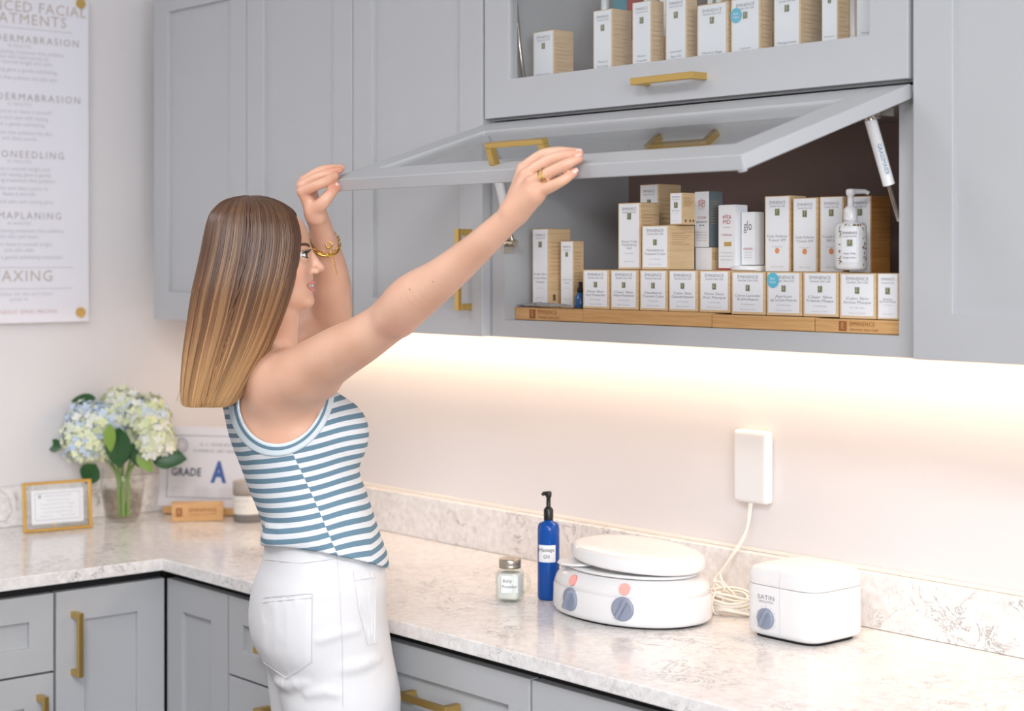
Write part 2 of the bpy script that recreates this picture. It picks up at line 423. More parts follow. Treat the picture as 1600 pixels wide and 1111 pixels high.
# ---------- poster
PX = .02
py1 = YU(139, PX); py0 = 2*YU(30, PX)-py1
pzb, pzt = ZV(504, PX, YU(70, PX)), CZ+.60
P = thing('poster', (PX, (py0+py1)/2, pzb), 'white acrylic treatment menu sign mounted on the left wall', 'sign')
acr = mat('acrylic_white', (232, 230, 236), .15)
MB().box(PX-.006, PX, py0, py1, pzb, pzt, acr).build('panel', P, bevel=.001)
pc = (py0+py1)/2; m = MB()
def pt(t, v, size, mm, sp=1.15, uu=60, width=None, dy=0):
    m.text(t, (PX+.0002, pc+dy, ZV(v, PX, YU(uu, PX))), EY, EZ, size, mm, spacing=sp, width=width)
taupe = mat('taupe_ink', (176, 168, 168), .6); tl = mat('taupe_faint', (192, 188, 194), .6); tw = mat('wax_taupe', (190, 178, 168), .6)
pt('ADVANCED FACIAL', 14, .034, tw, 1.1); pt('TREATMENTS', 33, .034, tw, 1.15)
pt('MICRODERMABRASION', 64, .0225, taupe, 1.3); pt('HYDRODERMABRASION', 154, .0225, taupe, 1.3)
pt('MICRONEEDLING', 243, .0225, taupe, 1.3); pt('DERMAPLANING', 338, .0225, taupe, 1.3); pt('WAXING', 432, .036, tw, 1.15)
for v in (47, 418, 451): m.box(PX, PX+.0003, pc-.14, pc+.13, ZV(v, PX, YU(60, PX))-.0008, ZV(v, PX, YU(60, PX))+.0008, tl)
words = 'a gentle exfoliating treatment that polishes the skin and clears pores to leave it smooth bright and calm with lasting glow'.split()
k = 0
for v, n in ((75, 0), (84, 6), (92, 6), (100, 6), (112, 6), (124, 6), (165, 0), (176, 6), (186, 5), (196, 4), (209, 5), (218, 3), (254, 0), (265, 6), (274, 6), (283, 4), (295, 6), (304, 3), (316, 6), (350, 0), (361, 6), (370, 4), (382, 6), (391, 3), (402, 6), (459, 6), (467, 2)):
    if n == 0: pt('30 MINUTES', v, .010, tl, 1.1); continue
    t = ' '.join(words[(k+i) % len(words)] for i in range(n)); k += n
    pt(t, v, .0125, tl, 1.0)
pt('ASK US ABOUT SERIES PRICING', 487, .012, mat('pinkish_ink', (206, 170, 160), .6), 1.1)
m.build('lettering', P)
for v in (6, 488):
    for yy in (YU(125, PX), py0+.03):
        zz = ZV(v, PX, YU(125, PX)); mb = MB().tube([(0.001, yy, zz), (PX+.006, yy, zz)], .0105, brass, 20)
        mb.build('standoff', P, bevel=.001)['label'] = 'round brass standoff screw'
# ================================================================== PRODUCT BOXES
def emblem(m, c, h, mm=None, ex=EX, ey=EZ):
    w = h*.42; c = np.array(c); n = np.cross(ex, ey)
    q = lambda a, b, l: c+ex*a+ey*b+n*l
    m.add([q(-w, -h/2, .0003), q(w, -h/2, .0003), q(w, h/2, .0003), q(-w, h/2, .0003)], [(0, 1, 2, 3)], mm or olive)
    cream = mat('emblem_cream', (226, 222, 190), .6)
    t = h*.06
    for a0, a1, b0, b1 in ((-w*.72, w*.72, h*.40, h*.44), (-w*.72, w*.72, -h*.44, -h*.40), (-w*.78, -w*.68, -h*.44, h*.44), (w*.68, w*.78, -h*.44, h*.44)):
        m.add([q(a0, b0, .0005), q(a1, b0, .0005), q(a1, b1, .0005), q(a0, b1, .0005)], [(0, 1, 2, 3)], cream)
    m.text('É', q(0, 0, .0004), ex, ey, h*.75, cream)
BOXN = 0
inkm = mat('soft_ink', (150, 148, 150), .7)
def pbox(uL, uR, vT, yf, zb, uS=None, depth=.06, style='std', lines=(), label='', group=None, sticker=False, name='product_box', cover=None, hcap=None, white_side=False, rot=0, sidemat=None):
    global BOXN; BOXN += 1
    x0, x1 = XU(uL, yf), XU(uR, yf); zt = ZV(vT, x0, yf)
    if hcap: zt = zb+hcap
    if uS: depth = YU(uS, x1)-yf
    depth = min(depth, -.014-yf)
    W, H = x1-x0, zt-zb; xc = (x0+x1)/2
    r = thing(name, (xc, yf+depth/2, zb), label, 'box', group)
    sm = sidemat or (carton if not white_side else whitem)
    m = MB().box(x0, x1, yf, yf+depth, zb, zt, sm)
    # closed lid flap line and side print
    if not white_side:
        n = 9 if H > .08 else 6
        for i in range(n):
            z = zt-H*(.18+.05*i); a = .12; b = .55+.35*((i*37+BOXN*13) % 10)/10
            m.add([(x1+.0003, yf+depth*a, z), (x1+.0003, yf+depth*b, z), (x1+.0003, yf+depth*b, z+.0009), (x1+.0003, yf+depth*a, z+.0009)], [(0, 1, 2, 3)], mat('side_print', (186, 150, 106), .6))
        if style == 'std' and BOXN % 2:
            for j in (.2, .55, .8):
                m.add([(x1+.0003, yf+depth*j, zb+H*.08), (x1+.0003, yf+depth*(j+.12), zb+H*.08), (x1+.0003, yf+depth*(j+.12), zb+H*.16), (x1+.0003, yf+depth*j, zb+H*.16)], [(0, 1, 2, 3)], mat('side_mark', (120, 92, 56), .6))
    m.box(x0+.0015, x1-.0015, yf+.0015, yf+depth-.0015, zt, zt+.0006, mat('lid_card', (150, 128, 98), .7) if not white_side else whitem)
    m.build('carton', r, bevel=.0006, seg=1)
    f = MB(); e = .05*W if style == 'std' else 0; yy = yf-.0004
    f.add([(x0+e, yy, zb+e*1.2), (x1-e, yy, zb+e*1.2), (x1-e, yy, zt-e*.5), (x0+e, yy, zt-e*.5)], [(0, 1, 2, 3)], whitem)
    T = lambda s, fz, size, mm, wd=None, fx=.5, sp=1.0, al='CENTER': f.text(s, (x0+W*fx, yy-.0001, zb+H*fz), EX, EZ, size, mm, width=wd, spacing=sp, align=al)
    if style == 'std':
        k = min(1, H/W/1.1); u = min(W*.16, .008)
        T('ÉMINENCE', 1-.085/max(H/.065, 1)-.04, u*.88, inkm, W*.62)
        T('ORGANIC SKIN CARE', 1-.17/max(H/.065, 1)-.04, u*.5, inkm, W*.6)
        eh = min(.0105, W*.24) if H > .08 else .0095
        ez = .80 if H > .08 else .62
        emblem(f, (xc, yy-.0002, zb+H*ez), eh)
        z = .44 if H < .08 else (.50 if 'SPF' in ' '.join(lines) else .42)
        for s in lines:
            T(s, z, u*.72, inkm, W*min(.78, .07*len(s))); z -= .085 if H/W < 1.6 else .05
        T('Net wt. 2 oz / 60 ml', .12, u*.42, inkl, W*.45); T('for all skin types', z-.03, u*.4, inkl, W*.4)
    elif style == 'elta':
        T('elta', .83, .011, red, W*.5); T('MD', .75, .0095, red, W*.45); T('skincare', .69, .004, inkl, W*.4)
        T('UV CLEAR', .53, .005, red, W*.6); T('BROAD-SPECTRUM', .45, .0045, inkd, W*.74); T('SPF 46', .39, .0045, inkd, W*.35)
        for i in range(4): T('recommended for daily use', .27-.05*i, .003, inkl, W*.75)
    elif style == 'elta2':
        T('elta', .84, .011, red, W*.5); T('MD', .76, .0095, red, W*.45); T('skincare', .69, .004, inkl, W*.4); T('UV Elements', .58, .005, red, W*.6)
        g2 = mat('gold_tab', (196, 160, 96), .4)
        f.box(x0+W*.35, x0+W*.78, yy-.0006, yy-.0002, zb+H*.42, zb+H*.48, g2); f.box(x0, x1, yy-.0006, yy-.0002, zb+H*.085, zb+H*.11, red)
        for i in range(3): T('tinted broad-spectrum', .33-.05*i, .003, inkl, W*.75)
    elif style == 'glo':
        T('glo', .74, .022, ink, W*.62); T('HYDRATION', .30, .005, red, W*.7)
        for i in range(3): T('moisture serum', .24-.05*i, .003, inkl, W*.6)
    elif style == 'plain':
        T('ORGANIC', .8, .006, olive, W*.6)
    if 'SPF' in ' '.join(lines):
        pts = [(xc+.0045*math.cos(a), yy-.0005, zb+H*.32+.0045*math.sin(a)) for a in np.linspace(0, 2*PI, 20, False)]
        f.add(pts, [list(range(20))], orange)
    f.build('front_panel', r)['label'] = 'white printed front'
    if sticker:
        s = MB(); cx2, cz2 = x0+W*.20, zt-H*.19; R = min(W*.20, .0115)
        s.add([(cx2+R*math.cos(a), yy-.0012, cz2+R*math.sin(a)) for a in np.linspace(0, 2*PI, 28, False)], [list(range(28))], cyan)
        s.text('Best', (cx2, yy-.0013, cz2+R*.22), EX, EZ, R*.5, whitem); s.text('Seller', (cx2, yy-.0013, cz2-R*.25), EX, EZ, R*.5, whitem)
        s.build('sticker', r)['label'] = 'round turquoise sticker'
    return zt
# ---- lower open cabinet
FZ = CZ0+.03; XL, XR = XG0+.033, XG1-.033
RZ = FZ+.023
def riser(x0, x1, y0, y1, z1, lab, txt=None, z0=None):
    r = thing('bamboo_riser', ((x0+x1)/2, (y0+y1)/2, z0 or FZ), lab, 'display riser', 'bamboo display blocks in the open cabinet')
    MB().box(x0, x1, y0, y1, (z0 or FZ)+.0005, z1, bamboo).build('block', r, bevel=.0008)
    if txt is not None:
        m = MB(); h = z1-FZ; zc = (z1+FZ)/2; w = min(x1-x0-.02, .1); xs = txt
        m.box(xs, xs+h*.72, y0-.0003, y0-.0001, zc-h*.36, zc+h*.36, engr)
        m.text('É', (xs+h*.36, y0-.0004, zc), EX, EZ, h*.6, bamboo)
        m.text('ÉMINENCE', (xs+h*1.0, y0-.0003, zc+h*.17), EX, EZ, h*.42, engr, align='LEFT', spacing=1.15)
        m.text('ORGANIC SKIN CARE', (xs+h*1.0, y0-.0003, zc-h*.25), EX, EZ, h*.25, engr, align='LEFT', spacing=1.05)
        m.build('engraving', r)['label'] = 'burnt-in brown lettering'
yR = YC+.022
xe = [XL+.001, XU(911, yR), XU(1113, yR), XU(1274, yR), XR-.001]
riser(xe[0], xe[1]-.001, yR+.002, yR+.2, RZ-.001, 'bamboo display block with burnt lettering at the far left of the open shelf', XU(826, yR))
riser(xe[1], xe[2]-.001, yR, yR+.068, RZ, 'long plain bamboo display block under the first five small boxes')
riser(xe[2]+.001, xe[3]-.001, yR-.002, yR+.068, RZ-.002, 'plain bamboo display block in the right half of the open shelf')
riser(xe[3]+.001, xe[4], yR-.002, yR+.068, RZ-.003, 'bamboo display block with burnt lettering at the right end of the open shelf', XU(1312, yR))
Y1 = yR+.004; H1 = .0655
row = [(911, 951, ('Firm Skin', 'Acai Moisturizer')), (954, 996, ('Clear Skin', 'Willow Moisturizer')), (1000, 1042, ('Naseberry', 'Treatment Cream')), (1045, 1089, ('Calm Skin', 'Chamomile Moisturizer')),
       (1093, 1140, ('Firm Skin', 'Acai Masque')), (1143, 1195, ('Citrus Lavender', 'Exfoliant')), (1198, 1252, ('Apricot', 'Age Corrective Moisturizer')),
       (1255, 1309, ('Clear Skin', 'Probiotic Masque')), (1312, 1368, ('Calm Skin', 'Arnica Masque')), (1371, 1418, ('Bamboo', 'Age Corrective Masque'))]
ordn = ['first', 'second', 'third', 'fourth', 'fifth', 'sixth', 'seventh', 'eighth', 'ninth', 'tenth']
for i, (a, b, ln) in enumerate(row):
    x1m = XU(b, Y1)
    lab = 'small white-fronted skincare box, %s from the left in the bottom row of the open shelf' % ordn[i]
    if i == 6: lab = 'small white-fronted box with a round turquoise sticker in the bottom row of the open shelf'
    if i == 9: b = 1404
    zz = RZ+(.0 if i < 5 else -.0015 if i < 8 else -.0025)+.0006
    pbox(a, b, 420, Y1+(.001 if i == 4 else 0), zz, depth=.064, lines=ln, label=lab, group='small boxes in the bottom row', sticker=(i == 6), hcap=H1)
Z2 = RZ+H1+.0018
# raised platform behind the front row
y2 = Y1+.068
pz = RZ+.056
riser(XU(1090, y2+.02), XR-.002, y2, -.02, pz, 'tall bamboo step behind the bottom row, carrying the tall boxes')
riser(XU(960, y2), XU(1086, y2)-.01, y2, -.02, pz, 'bamboo step behind the small boxes in the middle of the shelf')
TB = 'tall boxes in the open cabinet'
pbox(832, 857, 358, YC+.048, RZ, uS=891, style='std', lines=('Bright Skin', 'Licorice Root', 'Cleanser'), label='tall bamboo-sided box, farthest left in the open cabinet', group=TB)
pbox(876, 896, 377, YC+.062, RZ, uS=912, lines=('Stone Crop', 'Serum'), label='slim white-fronted box standing beside the farthest-left tall box', group=TB)
pbox(966, 1001, 318, Y1+.012, Z2, uS=1030, lines=('Stone Crop', 'Hydrating', 'Gel'), label='tall white-fronted box stacked on the third small box from the left', group=TB)
zB = pbox(1003, 1045, 353, Y1+.002, Z2, uS=1085, lines=('Naseberry', 'Treatment Cream'), label='squarish white box stacked in the middle on top of the small front row', group='stacked boxes in the open cabinet')
pbox(1047, 1066, 302, Y1+.014, zB+.0012, uS=1086, lines=('Eye Cream',), label='tiny box on top of the squarish stacked box in the middle', group='stacked boxes in the open cabinet')
pbox(1000, 1029, 289, y2+.012, pz+.001, uS=1064, lines=('Hungarian', 'Herbal Mud'), label='bamboo-sided box at the back, its top highest of all in the middle of the shelf', group=TB)
zE = pbox(1087, 1112, 387, y2+.006, pz+.001, uS=1123, lines=(), style='none', label='plain tan carton supporting the grey-sided sunscreen box', group='stacked boxes in the open cabinet')
greyc = mat('slate_card', (112, 124, 130), .5)
pbox(1086, 1108, 300, y2+.006, zE+.001, uS=1129, style='elta', sidemat=greyc, label='white sunscreen box with a slate grey side, stacked on a tan carton', group='white sunscreen boxes')
pbox(1123, 1149, 321, y2+.004, pz+.001, uS=1168, style='elta2', white_side=True, label='white sunscreen box with a red base stripe and gold tab', group='white sunscreen boxes')
# jar under the white serum box
xj, yj = XU(1172, y2+.03), y2+.03
r = thing('cream_jar', (xj, yj, pz), 'low white lidded jar under the plain white serum box', 'jar')
MB().lathe([(.028, 0), (.030, .002), (.030, .006)], (xj, yj, pz+.001), white).build('jar_body', r)
MB().lathe([(.031, .0065), (.032, .008), (.032, .015), (.029, .017)], (xj, yj, pz+.001), white).build('lid', r)
pbox(1159, 1179, 332, y2+.014, pz+.019, uS=1194, style='glo', white_side=True, label='plain white serum box balanced on the low white jar', group='white sunscreen boxes')
for i, (a, b, c, s) in enumerate([(1195, 1235, 307, 1239), (1239, 1277, 310, 1280), (1281, 1318, 308, 1322)]):
    pbox(a, b, c, y2+.012-.006*(i > 0), pz+.001, depth=.038, lines=('Daily Defense', 'Tinted SPF') if i < 2 else ('Tropical Vanilla', 'SPF 32'),
         label='tall sun cream box with an orange seal, %s of three beside the pump bottle' % ('leftmost', 'middle one', 'rightmost')[i], group='tall sun cream boxes')
pbox(1326, 1362, 307, y2+.004, pz+.001, uS=1391, lines=('Mango', 'Cleanser'), label='tall box with an amber-brown side, farthest right behind the pump bottle', group=TB, sidemat=wood('amber_card', (196, 140, 78), (176, 118, 60), (1, 1, 20), .5))
# pump bottle
def pump_bottle(x, y, z, R, hb, total, body, cap, nm, lab, dirn, sq=2.6):
    r = thing(nm, (x, y, z), lab, 'bottle')
    MB().lathe([(R*.86, 0), (R*.97, .002), (R, .005), (R, hb*.90), (R*.96, hb*.95), (R*.8, hb*.985), (R*.45, hb), (R*.4, hb+.004)], (x, y, z+.0005), body, power=sq, sy=.8 if sq > 2.3 else 1).build('bottle_body', r)
    zz = z+hb+.003; h = total-hb
    m = MB().lathe([(R*.42, 0), (R*.44, .002), (R*.44, h*.35), (R*.30, h*.42), (R*.2, h*.45), (R*.2, h*.75), (R*.28, h*.78), (R*.30, h*.9), (R*.24, h*.95), (0.0001, h*.96)], (x, y, zz), cap, 24)
    d = np.array(dirn, float); p = np.array((x, y, zz+h*.88))
    m.tube([p, p+d*R*.9, p+d*R*1.15-EZ*.003], [.0042, .0036, .003], cap, 10)
    m.build('pump', r); return r
yb = Y1+.034; xb_ = XU(1329, yb)
zbt = Z2; R = (XU(1355, yb)-XU(1303, yb))/2*.98*CS/.85
R = .0235
lb = pump_bottle(xb_, yb, zbt, R, ZV(348, xb_, yb)-zbt, ZV(296, xb_, yb)-zbt, white, white, 'lotion_pump_bottle', 'white pump bottle with a floral print standing on the small boxes', (CS, SN, 0))
m = MB(); lw = .0135
for k in range(12):   # wrapped label patch following the near side
    pass
cN = np.array((SN, -CS, 0.))*1; cR = np.array((CS, SN, 0.))
def onbottle(a, z, R=R, c=(xb_, yb), sq=2.6, sy=.8, off=.0006):
    # a: angle from the camera-facing side
    d = cN*math.cos(a)+cR*math.sin(a); k = (abs(d[0]/R)**sq+abs(d[1]/(R*sy))**sq)**(-1/sq)
    return np.array((c[0], c[1], 0))+d*(k+off)+EZ*z
z0 = zbt+.012; z1 = zbt+.062; aa = np.linspace(-.85, .35, 9); aa = aa-.05
vs = [onbottle(a, z) for z in (z0, z1) for a in aa]
m.add(vs, [(i, i+1, 9+i+1, 9+i) for i in range(8)], whitem)
p0 = onbottle(-.25, zbt+.055, off=.0014); exd = (onbottle(-.1, z0)-onbottle(-.4, z0)); exd /= np.linalg.norm(exd)
m.text('ÉMINENCE', p0, exd, EZ, .005, ink, width=.022); m.text('ORGANIC SKIN CARE', p0-EZ*.005, exd, EZ, .003, ink, width=.021)
emblem(m, p0-EZ*.0145-np.cross(EZ, exd)*-.0002, .0095, None, exd, EZ)
m.text('Rose Chip', p0-EZ*.030, exd, EZ, .004, ink, width=.018); m.text('Body Lotion', p0-EZ*.036, exd, EZ, .004, ink, width=.019)
lf = mat('leaf_print', (120, 112, 60), .6); lf2 = mat('petal_print', (150, 70, 70), .6)
for i in range(44):
    a = RNG.choice([RNG.uniform(.55, .95), RNG.uniform(-1.15, -.98)]) if i < 36 else RNG.uniform(-.7, .5); z = zbt+RNG.uniform(.006, .07) if i < 36 else zbt+.0655+RNG.uniform(0, .002)
    p = onbottle(a, z, off=.0011); s = RNG.uniform(.0009, .002); e1 = onbottle(a+.05, z)-onbottle(a, z); e1 /= np.linalg.norm(e1); q = RNG.uniform(0, 3)
    e2 = e1*math.cos(q)+EZ*math.sin(q); e3 = -e1*math.sin(q)+EZ*math.cos(q)
    m.add([p-e2*s*1.6, p-e3*s*.6, p+e2*s*1.6, p+e3*s*.6], [(0, 1, 2, 3)], lf2 if i % 4 == 0 else lf)
m.build('label', lb)['label'] = 'printed label with leafy border'
# small blue dropper and silver pouch at left
yb = YC+.045; xb2 = XU(907, yb)
r = thing('dropper_bottle', (xb2, yb, RZ), 'tiny dark blue dropper bottle beside the first small box', 'bottle')
MB().lathe([(.009, 0), (.010, .002), (.010, .020), (.005, .024), (.005, .027)], (xb2, yb, RZ+.0005), mat('cobalt', (40, 84, 132), .15)).build('bottle_body', r)
MB().lathe([(.0055, .027), (.0055, .034), (.0035, .035), (.0035, .044), (.0002, .045)], (xb2, yb, RZ+.0005), black).build('dropper_cap', r)
pz0 = RZ+.0002; m = MB(); nx, ny = 22, 8; xs0, xs1 = XU(812, yR+.02), XU(905, yR+.02)
film = mat('clear_film', (188, 186, 184), .12, .0, Transmission_Weight=.35)
V = []; 
for j in range(ny):
    for i in range(nx):
        a, b = i/(nx-1), j/(ny-1); V.append((xs0+(xs1-xs0)*a, yR+.003+.018*b+.004*math.sin(9*a), pz0+.0012+.006*math.sin(PI*a)*math.sin(PI*b)**.5+.0022*RNG.random()))
Fq = [(j*nx+i, j*nx+i+1, (j+1)*nx+i+1, (j+1)*nx+i) for j in range(ny-1) for i in range(nx-1)]
V2 = [(x, y, pz0+.0003) for x, y, z in V]; n0 = len(V)
F2 = [tuple(n0+k for k in f[::-1]) for f in Fq]
m.add(V+V2, Fq+F2, film, False)
tag(m.build('plastic_pouch'), 'crumpled clear plastic pouch lying on the lettered bamboo block', 'pouch')
# ---- upper glass cabinet contents
UF = ZM+.022+.0008; yU = YC+.018
G3 = 'boxes behind the closed glass door'
pbox(833, 866, 51, yU+.012, UF, uS=896, lines=('Hydrating', 'Serum'), label='box standing alone at the far left behind the closed glass', group=G3)
pbox(927, 957, 18, yU+.004, UF, uS=987, lines=('Mineral', 'Sun Care'), label='box behind the closed glass with a white bottle rising behind it', group=G3)
pbox(988, 1018, 5, yU+.004, UF, uS=1037, lines=('Beauty', 'Cleanser'), label='third tall box from the left behind the closed glass', group=G3)
pbox(1040, 1073, -4, yU+.006, UF, uS=1089, lines=('Lavender', 'Age Oil'), label='fourth tall box from the left behind the closed glass', group=G3)
pbox(1089, 1137, 9, yU+.003, UF, uS=1142, lines=('Monoi Age', 'Corrective Exfoliating'), label='wide white-fronted box left of the stickered one behind the closed glass', group=G3)
pbox(1142, 1188, 0, yU+.003, UF, uS=1207, lines=('Lemon', 'Cleansing'), sticker=True, label='white-fronted box with a turquoise sticker behind the closed glass', group=G3)
pbox(1209, 1251, -12, yU+.002, UF, uS=1284, lines=('Mangosteen', 'Concentrate'), label='wide white-fronted box right of the stickered one behind the closed glass', group=G3)
pbox(1284, 1309, -26, yU+.002, UF, uS=1329, lines=('Strawberry',), label='slim box second from the right behind the closed glass', group=G3)
pbox(1338, 1368, -32, yU+.004, UF, uS=1385, lines=('Facial', 'Recovery', 'Oil'), label='box farthest right behind the closed glass', group=G3)
yb = yU+.09; x = XU(912, yb)
tag(MB().box(XU(896, yb), XU(930, yb), yb, yb+.06, UF, UF+.026, bamboo).build('bamboo_block', bevel=.0008), 'low bamboo block on the upper shelf between the two leftmost boxes', 'display riser')
x = XU(921, yb+.02)
tag(MB().lathe([(.014, 0), (.015, .002), (.015, .014), (.013, .016)], (x, yb+.02, UF+.027), white, 24).build('white_cap_jar'), 'little white-capped jar on the upper bamboo block', 'jar')
yb = yU+.095
z0 = UF+.108
tag(MB().box(XU(927, yb), XU(1300, yb), yb, yb+.10, UF, z0, bamboo).build('bamboo_shelf_step', bevel=.0008), 'raised bamboo step at the back of the upper shelf', 'display riser')
x = XU(946, yb+.03)
r = thing('white_bottle', (x, yb+.03, z0), 'white bottle standing behind the second box on the upper shelf', 'bottle')
MB().lathe([(.013, 0), (.014, .002), (.014, .045), (.009, .055), (.008, .07), (.008, .10)], (x, yb+.03, z0+.0005), white, 24).build('bottle_body', r)
MB().lathe([(.0145, .044), (.0148, .044), (.0148, .047), (.0142, .047)], (x, yb+.03, z0+.0005), mat('mint_ring', (150, 205, 190), .4), 24, cap=False).build('green_ring', r)
yb2 = yb+.01
r = thing('product_box', (XU(972, yb2), yb2+.02, z0), 'small teal and red box at the back of the upper shelf', 'box')
MB().box(XU(958, yb2), XU(979, yb2), yb2, yb2+.04, z0+.0006, z0+.1, mat('teal_card', (52, 136, 150), .5)).build('carton', r)
MB().box(XU(979, yb2)+.0001, XU(979, yb2)+.001, yb2+.001, yb2+.039, z0+.001, z0+.099, mat('red_card', (190, 66, 52), .5)).build('side_panel', r)['label'] = 'red side panel'
for i, (a, b, s, lab) in enumerate([(1006, 1024, 1034, 'grey slim box at the back of the upper shelf, third row position from the bottle'), (1030, 1046, 1052, 'narrow white box at the back between the third and fourth tall boxes'),
                               (1105, 1128, 1140, 'white box standing behind the wide box at the back of the upper shelf'), (1150, 1200, 1205, 'dark box just visible behind the stickered box on the upper shelf')]):
    pbox(a, b, -20, yb+.012, z0+.0006, uS=s, lines=('Serum',) if i < 3 else (), style='std' if i < 3 else 'none', label=lab, group='boxes on the raised step', sidemat=mat('dusk_card', (74, 72, 84), .5) if i == 3 else None)
r = tag(MB().tube([(XU(1334, yU+.03), yU+.03, UF), (XU(1334, yU+.03), yU+.03, UF+.15)], .006, white, 14).build('white_tube'), 'thin white tube between the two rightmost boxes on the upper shelf', 'tube')

# ================================================================== COUNTER THINGS
# ---- blue massage oil bottle
x, y = GP(857, 936); 
cob = mat('cobalt_plastic', (12, 84, 176), .12, Transmission_Weight=.25, IOR=1.4)
r = pump_bottle(x, y, CT, .0195, .137, .190, cob, mat('pump_black', (20, 20, 20), .3), 'massage_oil_bottle', 'blue pump bottle with a black pump beside the large wax warmer', -cR*.5, 2)
m = MB(); f = lambda a, z: onbottle(a, z, .0195, (x, y), 2, 1, .0004)
aa = np.linspace(-.95, .75, 10); vs = [f(a-.1, z) for z in (CT+.068, CT+.098) for a in aa]
m.add(vs, [(i, i+1, 11+i, 10+i) for i in range(9)], whitem)
p = f(-.2, CT+.090)+cN*.0012; m.text('Massage', p, cR, EZ, .009, inkd, width=.027); m.text('Oil', p-EZ*.012, cR, EZ, .009, inkd)
m.build('label', r)['label'] = 'white paper label reading Massage Oil'
# ---- baby powder mug jar
x, y = GP(797, 938)
jg = glassmat('jar_glass', (.93, .96, .94), 0, 1.3)
r = thing('powder_jar', (x, y, CT), 'small square glass jar of powder with a handle and silver lid', 'jar')
rt = math.radians(28)
MB().lathe([(.018, 0), (.0215, .002), (.022, .006), (.022, .047), (.019, .053), (.0165, .056), (.0165, .060)], (x, y, CT+.0005), jg, power=5, rot=rt).build('jar_body', r)
MB().lathe([(.017, .004), (.020, .007), (.020, .044), (.016, .049)], (x, y, CT+.0005), mat('powder', (238, 236, 232), .9), power=5, rot=rt).build('powder_fill', r)['label'] = 'white powder inside'
MB().lathe([(.0185, .057), (.0195, .058), (.0195, .062), (.0188, .063), (.0195, .064), (.0195, .072), (.018, .0735)], (x, y, CT+.0005), mat('lid_silver', (176, 170, 158), .35, .9)).build('lid', r)
hp = [np.array((x, y, CT))+cR*(.021+.013*math.sin(a))+EZ*(.030+.0165*math.cos(a)) for a in np.linspace(.1, PI-.1, 14)]
MB().tube(hp, .0032, jg, 8).build('handle', r)
m = MB(); p = np.array((x, y, CT+.034))+cN*.0226-cR*.001
m.add([p-cR*.0145-EZ*.017, p+cR*.0145-EZ*.017, p+cR*.0145+EZ*.013, p-cR*.0145+EZ*.013], [(0, 1, 2, 3)], whitem)
m.text('Baby', p+EZ*.004-cR*.004+cN*.0003, cR, EZ, .0085, ink); m.text('Powder', p-EZ*.006+cN*.0003, cR, EZ, .0085, ink)
m.build('label', r)['label'] = 'white label reading Baby Powder'
# ---- large oval wax warmer
WX, WY = 1.605, -.238; a_, b_ = .152, .108
r = thing('wax_warmer', (WX, WY, CT), 'large oval white double wax warmer with its lid ajar', 'wax warmer')
q = b_/a_
MB().lathe([(.140, .003), (.148, .005), (.151, .009), (.152, .014), (.1510, .046), (.1495, .048), (.1488, .050), (.1495, .0505), (.145, .062), (.137, .070), (.127, .0755), (.120, .077)], (WX, WY, CT), white, 64, sy=q, power=2.15).build('housing', r)
MB().lathe([(.137, 0), (.137, .004)], (WX, WY, CT), black, 48, sy=q).build('foot', r)
MB().lathe([(.119, .0775), (.130, .079), (.131, .082), (.121, .083), (.060, .080), (.0002, .08)], (WX, WY, CT), white, 64, sy=q).build('rim_plate', r)
m = MB(); m.lathe([(.0002, .076), (.112, .076), (.114, .082)], (0, 0, 0), mat('wax_dark', (88, 70, 52), .4), 48, sy=q)
o = MB(); lid = [(.116, 0), (.121, .0005), (.1235, .003), (.124, .006), (.1225, .016), (.1190, .0205), (.108, .0245), (.085, .0275), (.045, .0295), (.0002, .030)]
o.lathe([(r_*1.05, z_*1.0) for r_, z_ in lid], (-.004, 0, 0), white, 64, sy=q*1.02)
vv = np.array(o.v); ang = math.radians(3.2); ca, sa = math.cos(ang), math.sin(ang)
vv2 = np.stack([vv[:, 0], vv[:, 1]*ca-vv[:, 2]*0, vv[:, 2]+(vv[:, 0]*-math.tan(math.radians(2.5)))], 1)+np.array((WX+.014, WY+.004, CT+.0905))
o.v = [tuple(p) for p in vv2]; lo = o.build('lid', r)
def knob(c, n, R, par, depth=.011):
    n = np.array(n, float); n /= np.linalg.norm(n); c = np.array(c, float); e1 = np.cross(n, EZ)*-1; e1 /= np.linalg.norm(e1); e2 = np.cross(n, e1)*1
    m = MB()
    def ring(rr, d): return [c+n*d+e1*rr*math.cos(t)+EZ*rr*math.sin(t) for t in np.linspace(0, 2*PI, 32, False)]
    vs = ring(R, -.008)+ring(R, depth*.35)+ring(R*.88, depth*.5); k = 32
    m.add(vs, [(j*k+i, j*k+(i+1) % k, (j+1)*k+(i+1) % k, (j+1)*k+i) for j in (0, 1) for i in range(k)]+[[64+i for i in range(32)]], knobm)
    t = math.radians(62); d1 = e1*math.cos(t)+EZ*math.sin(t); d2 = -e1*math.sin(t)+EZ*math.cos(t)
    pts = [c+n*depth*.4+d1*R*a+d2*R*b for a, b in ((-.95, -.16), (.95, -.16), (.95, .16), (-.95, .16))]; top = [p+n*depth*.8+(c+n*depth*.4-p)*.12 for p in pts]
    m.add(pts+top, [(4, 5, 6, 7), (0, 1, 5, 4), (1, 2, 6, 5), (2, 3, 7, 6), (3, 0, 4, 7)], knobm)
    o = m.build('knob', par, bevel=.0006); o['label'] = 'grey-blue dial knob'
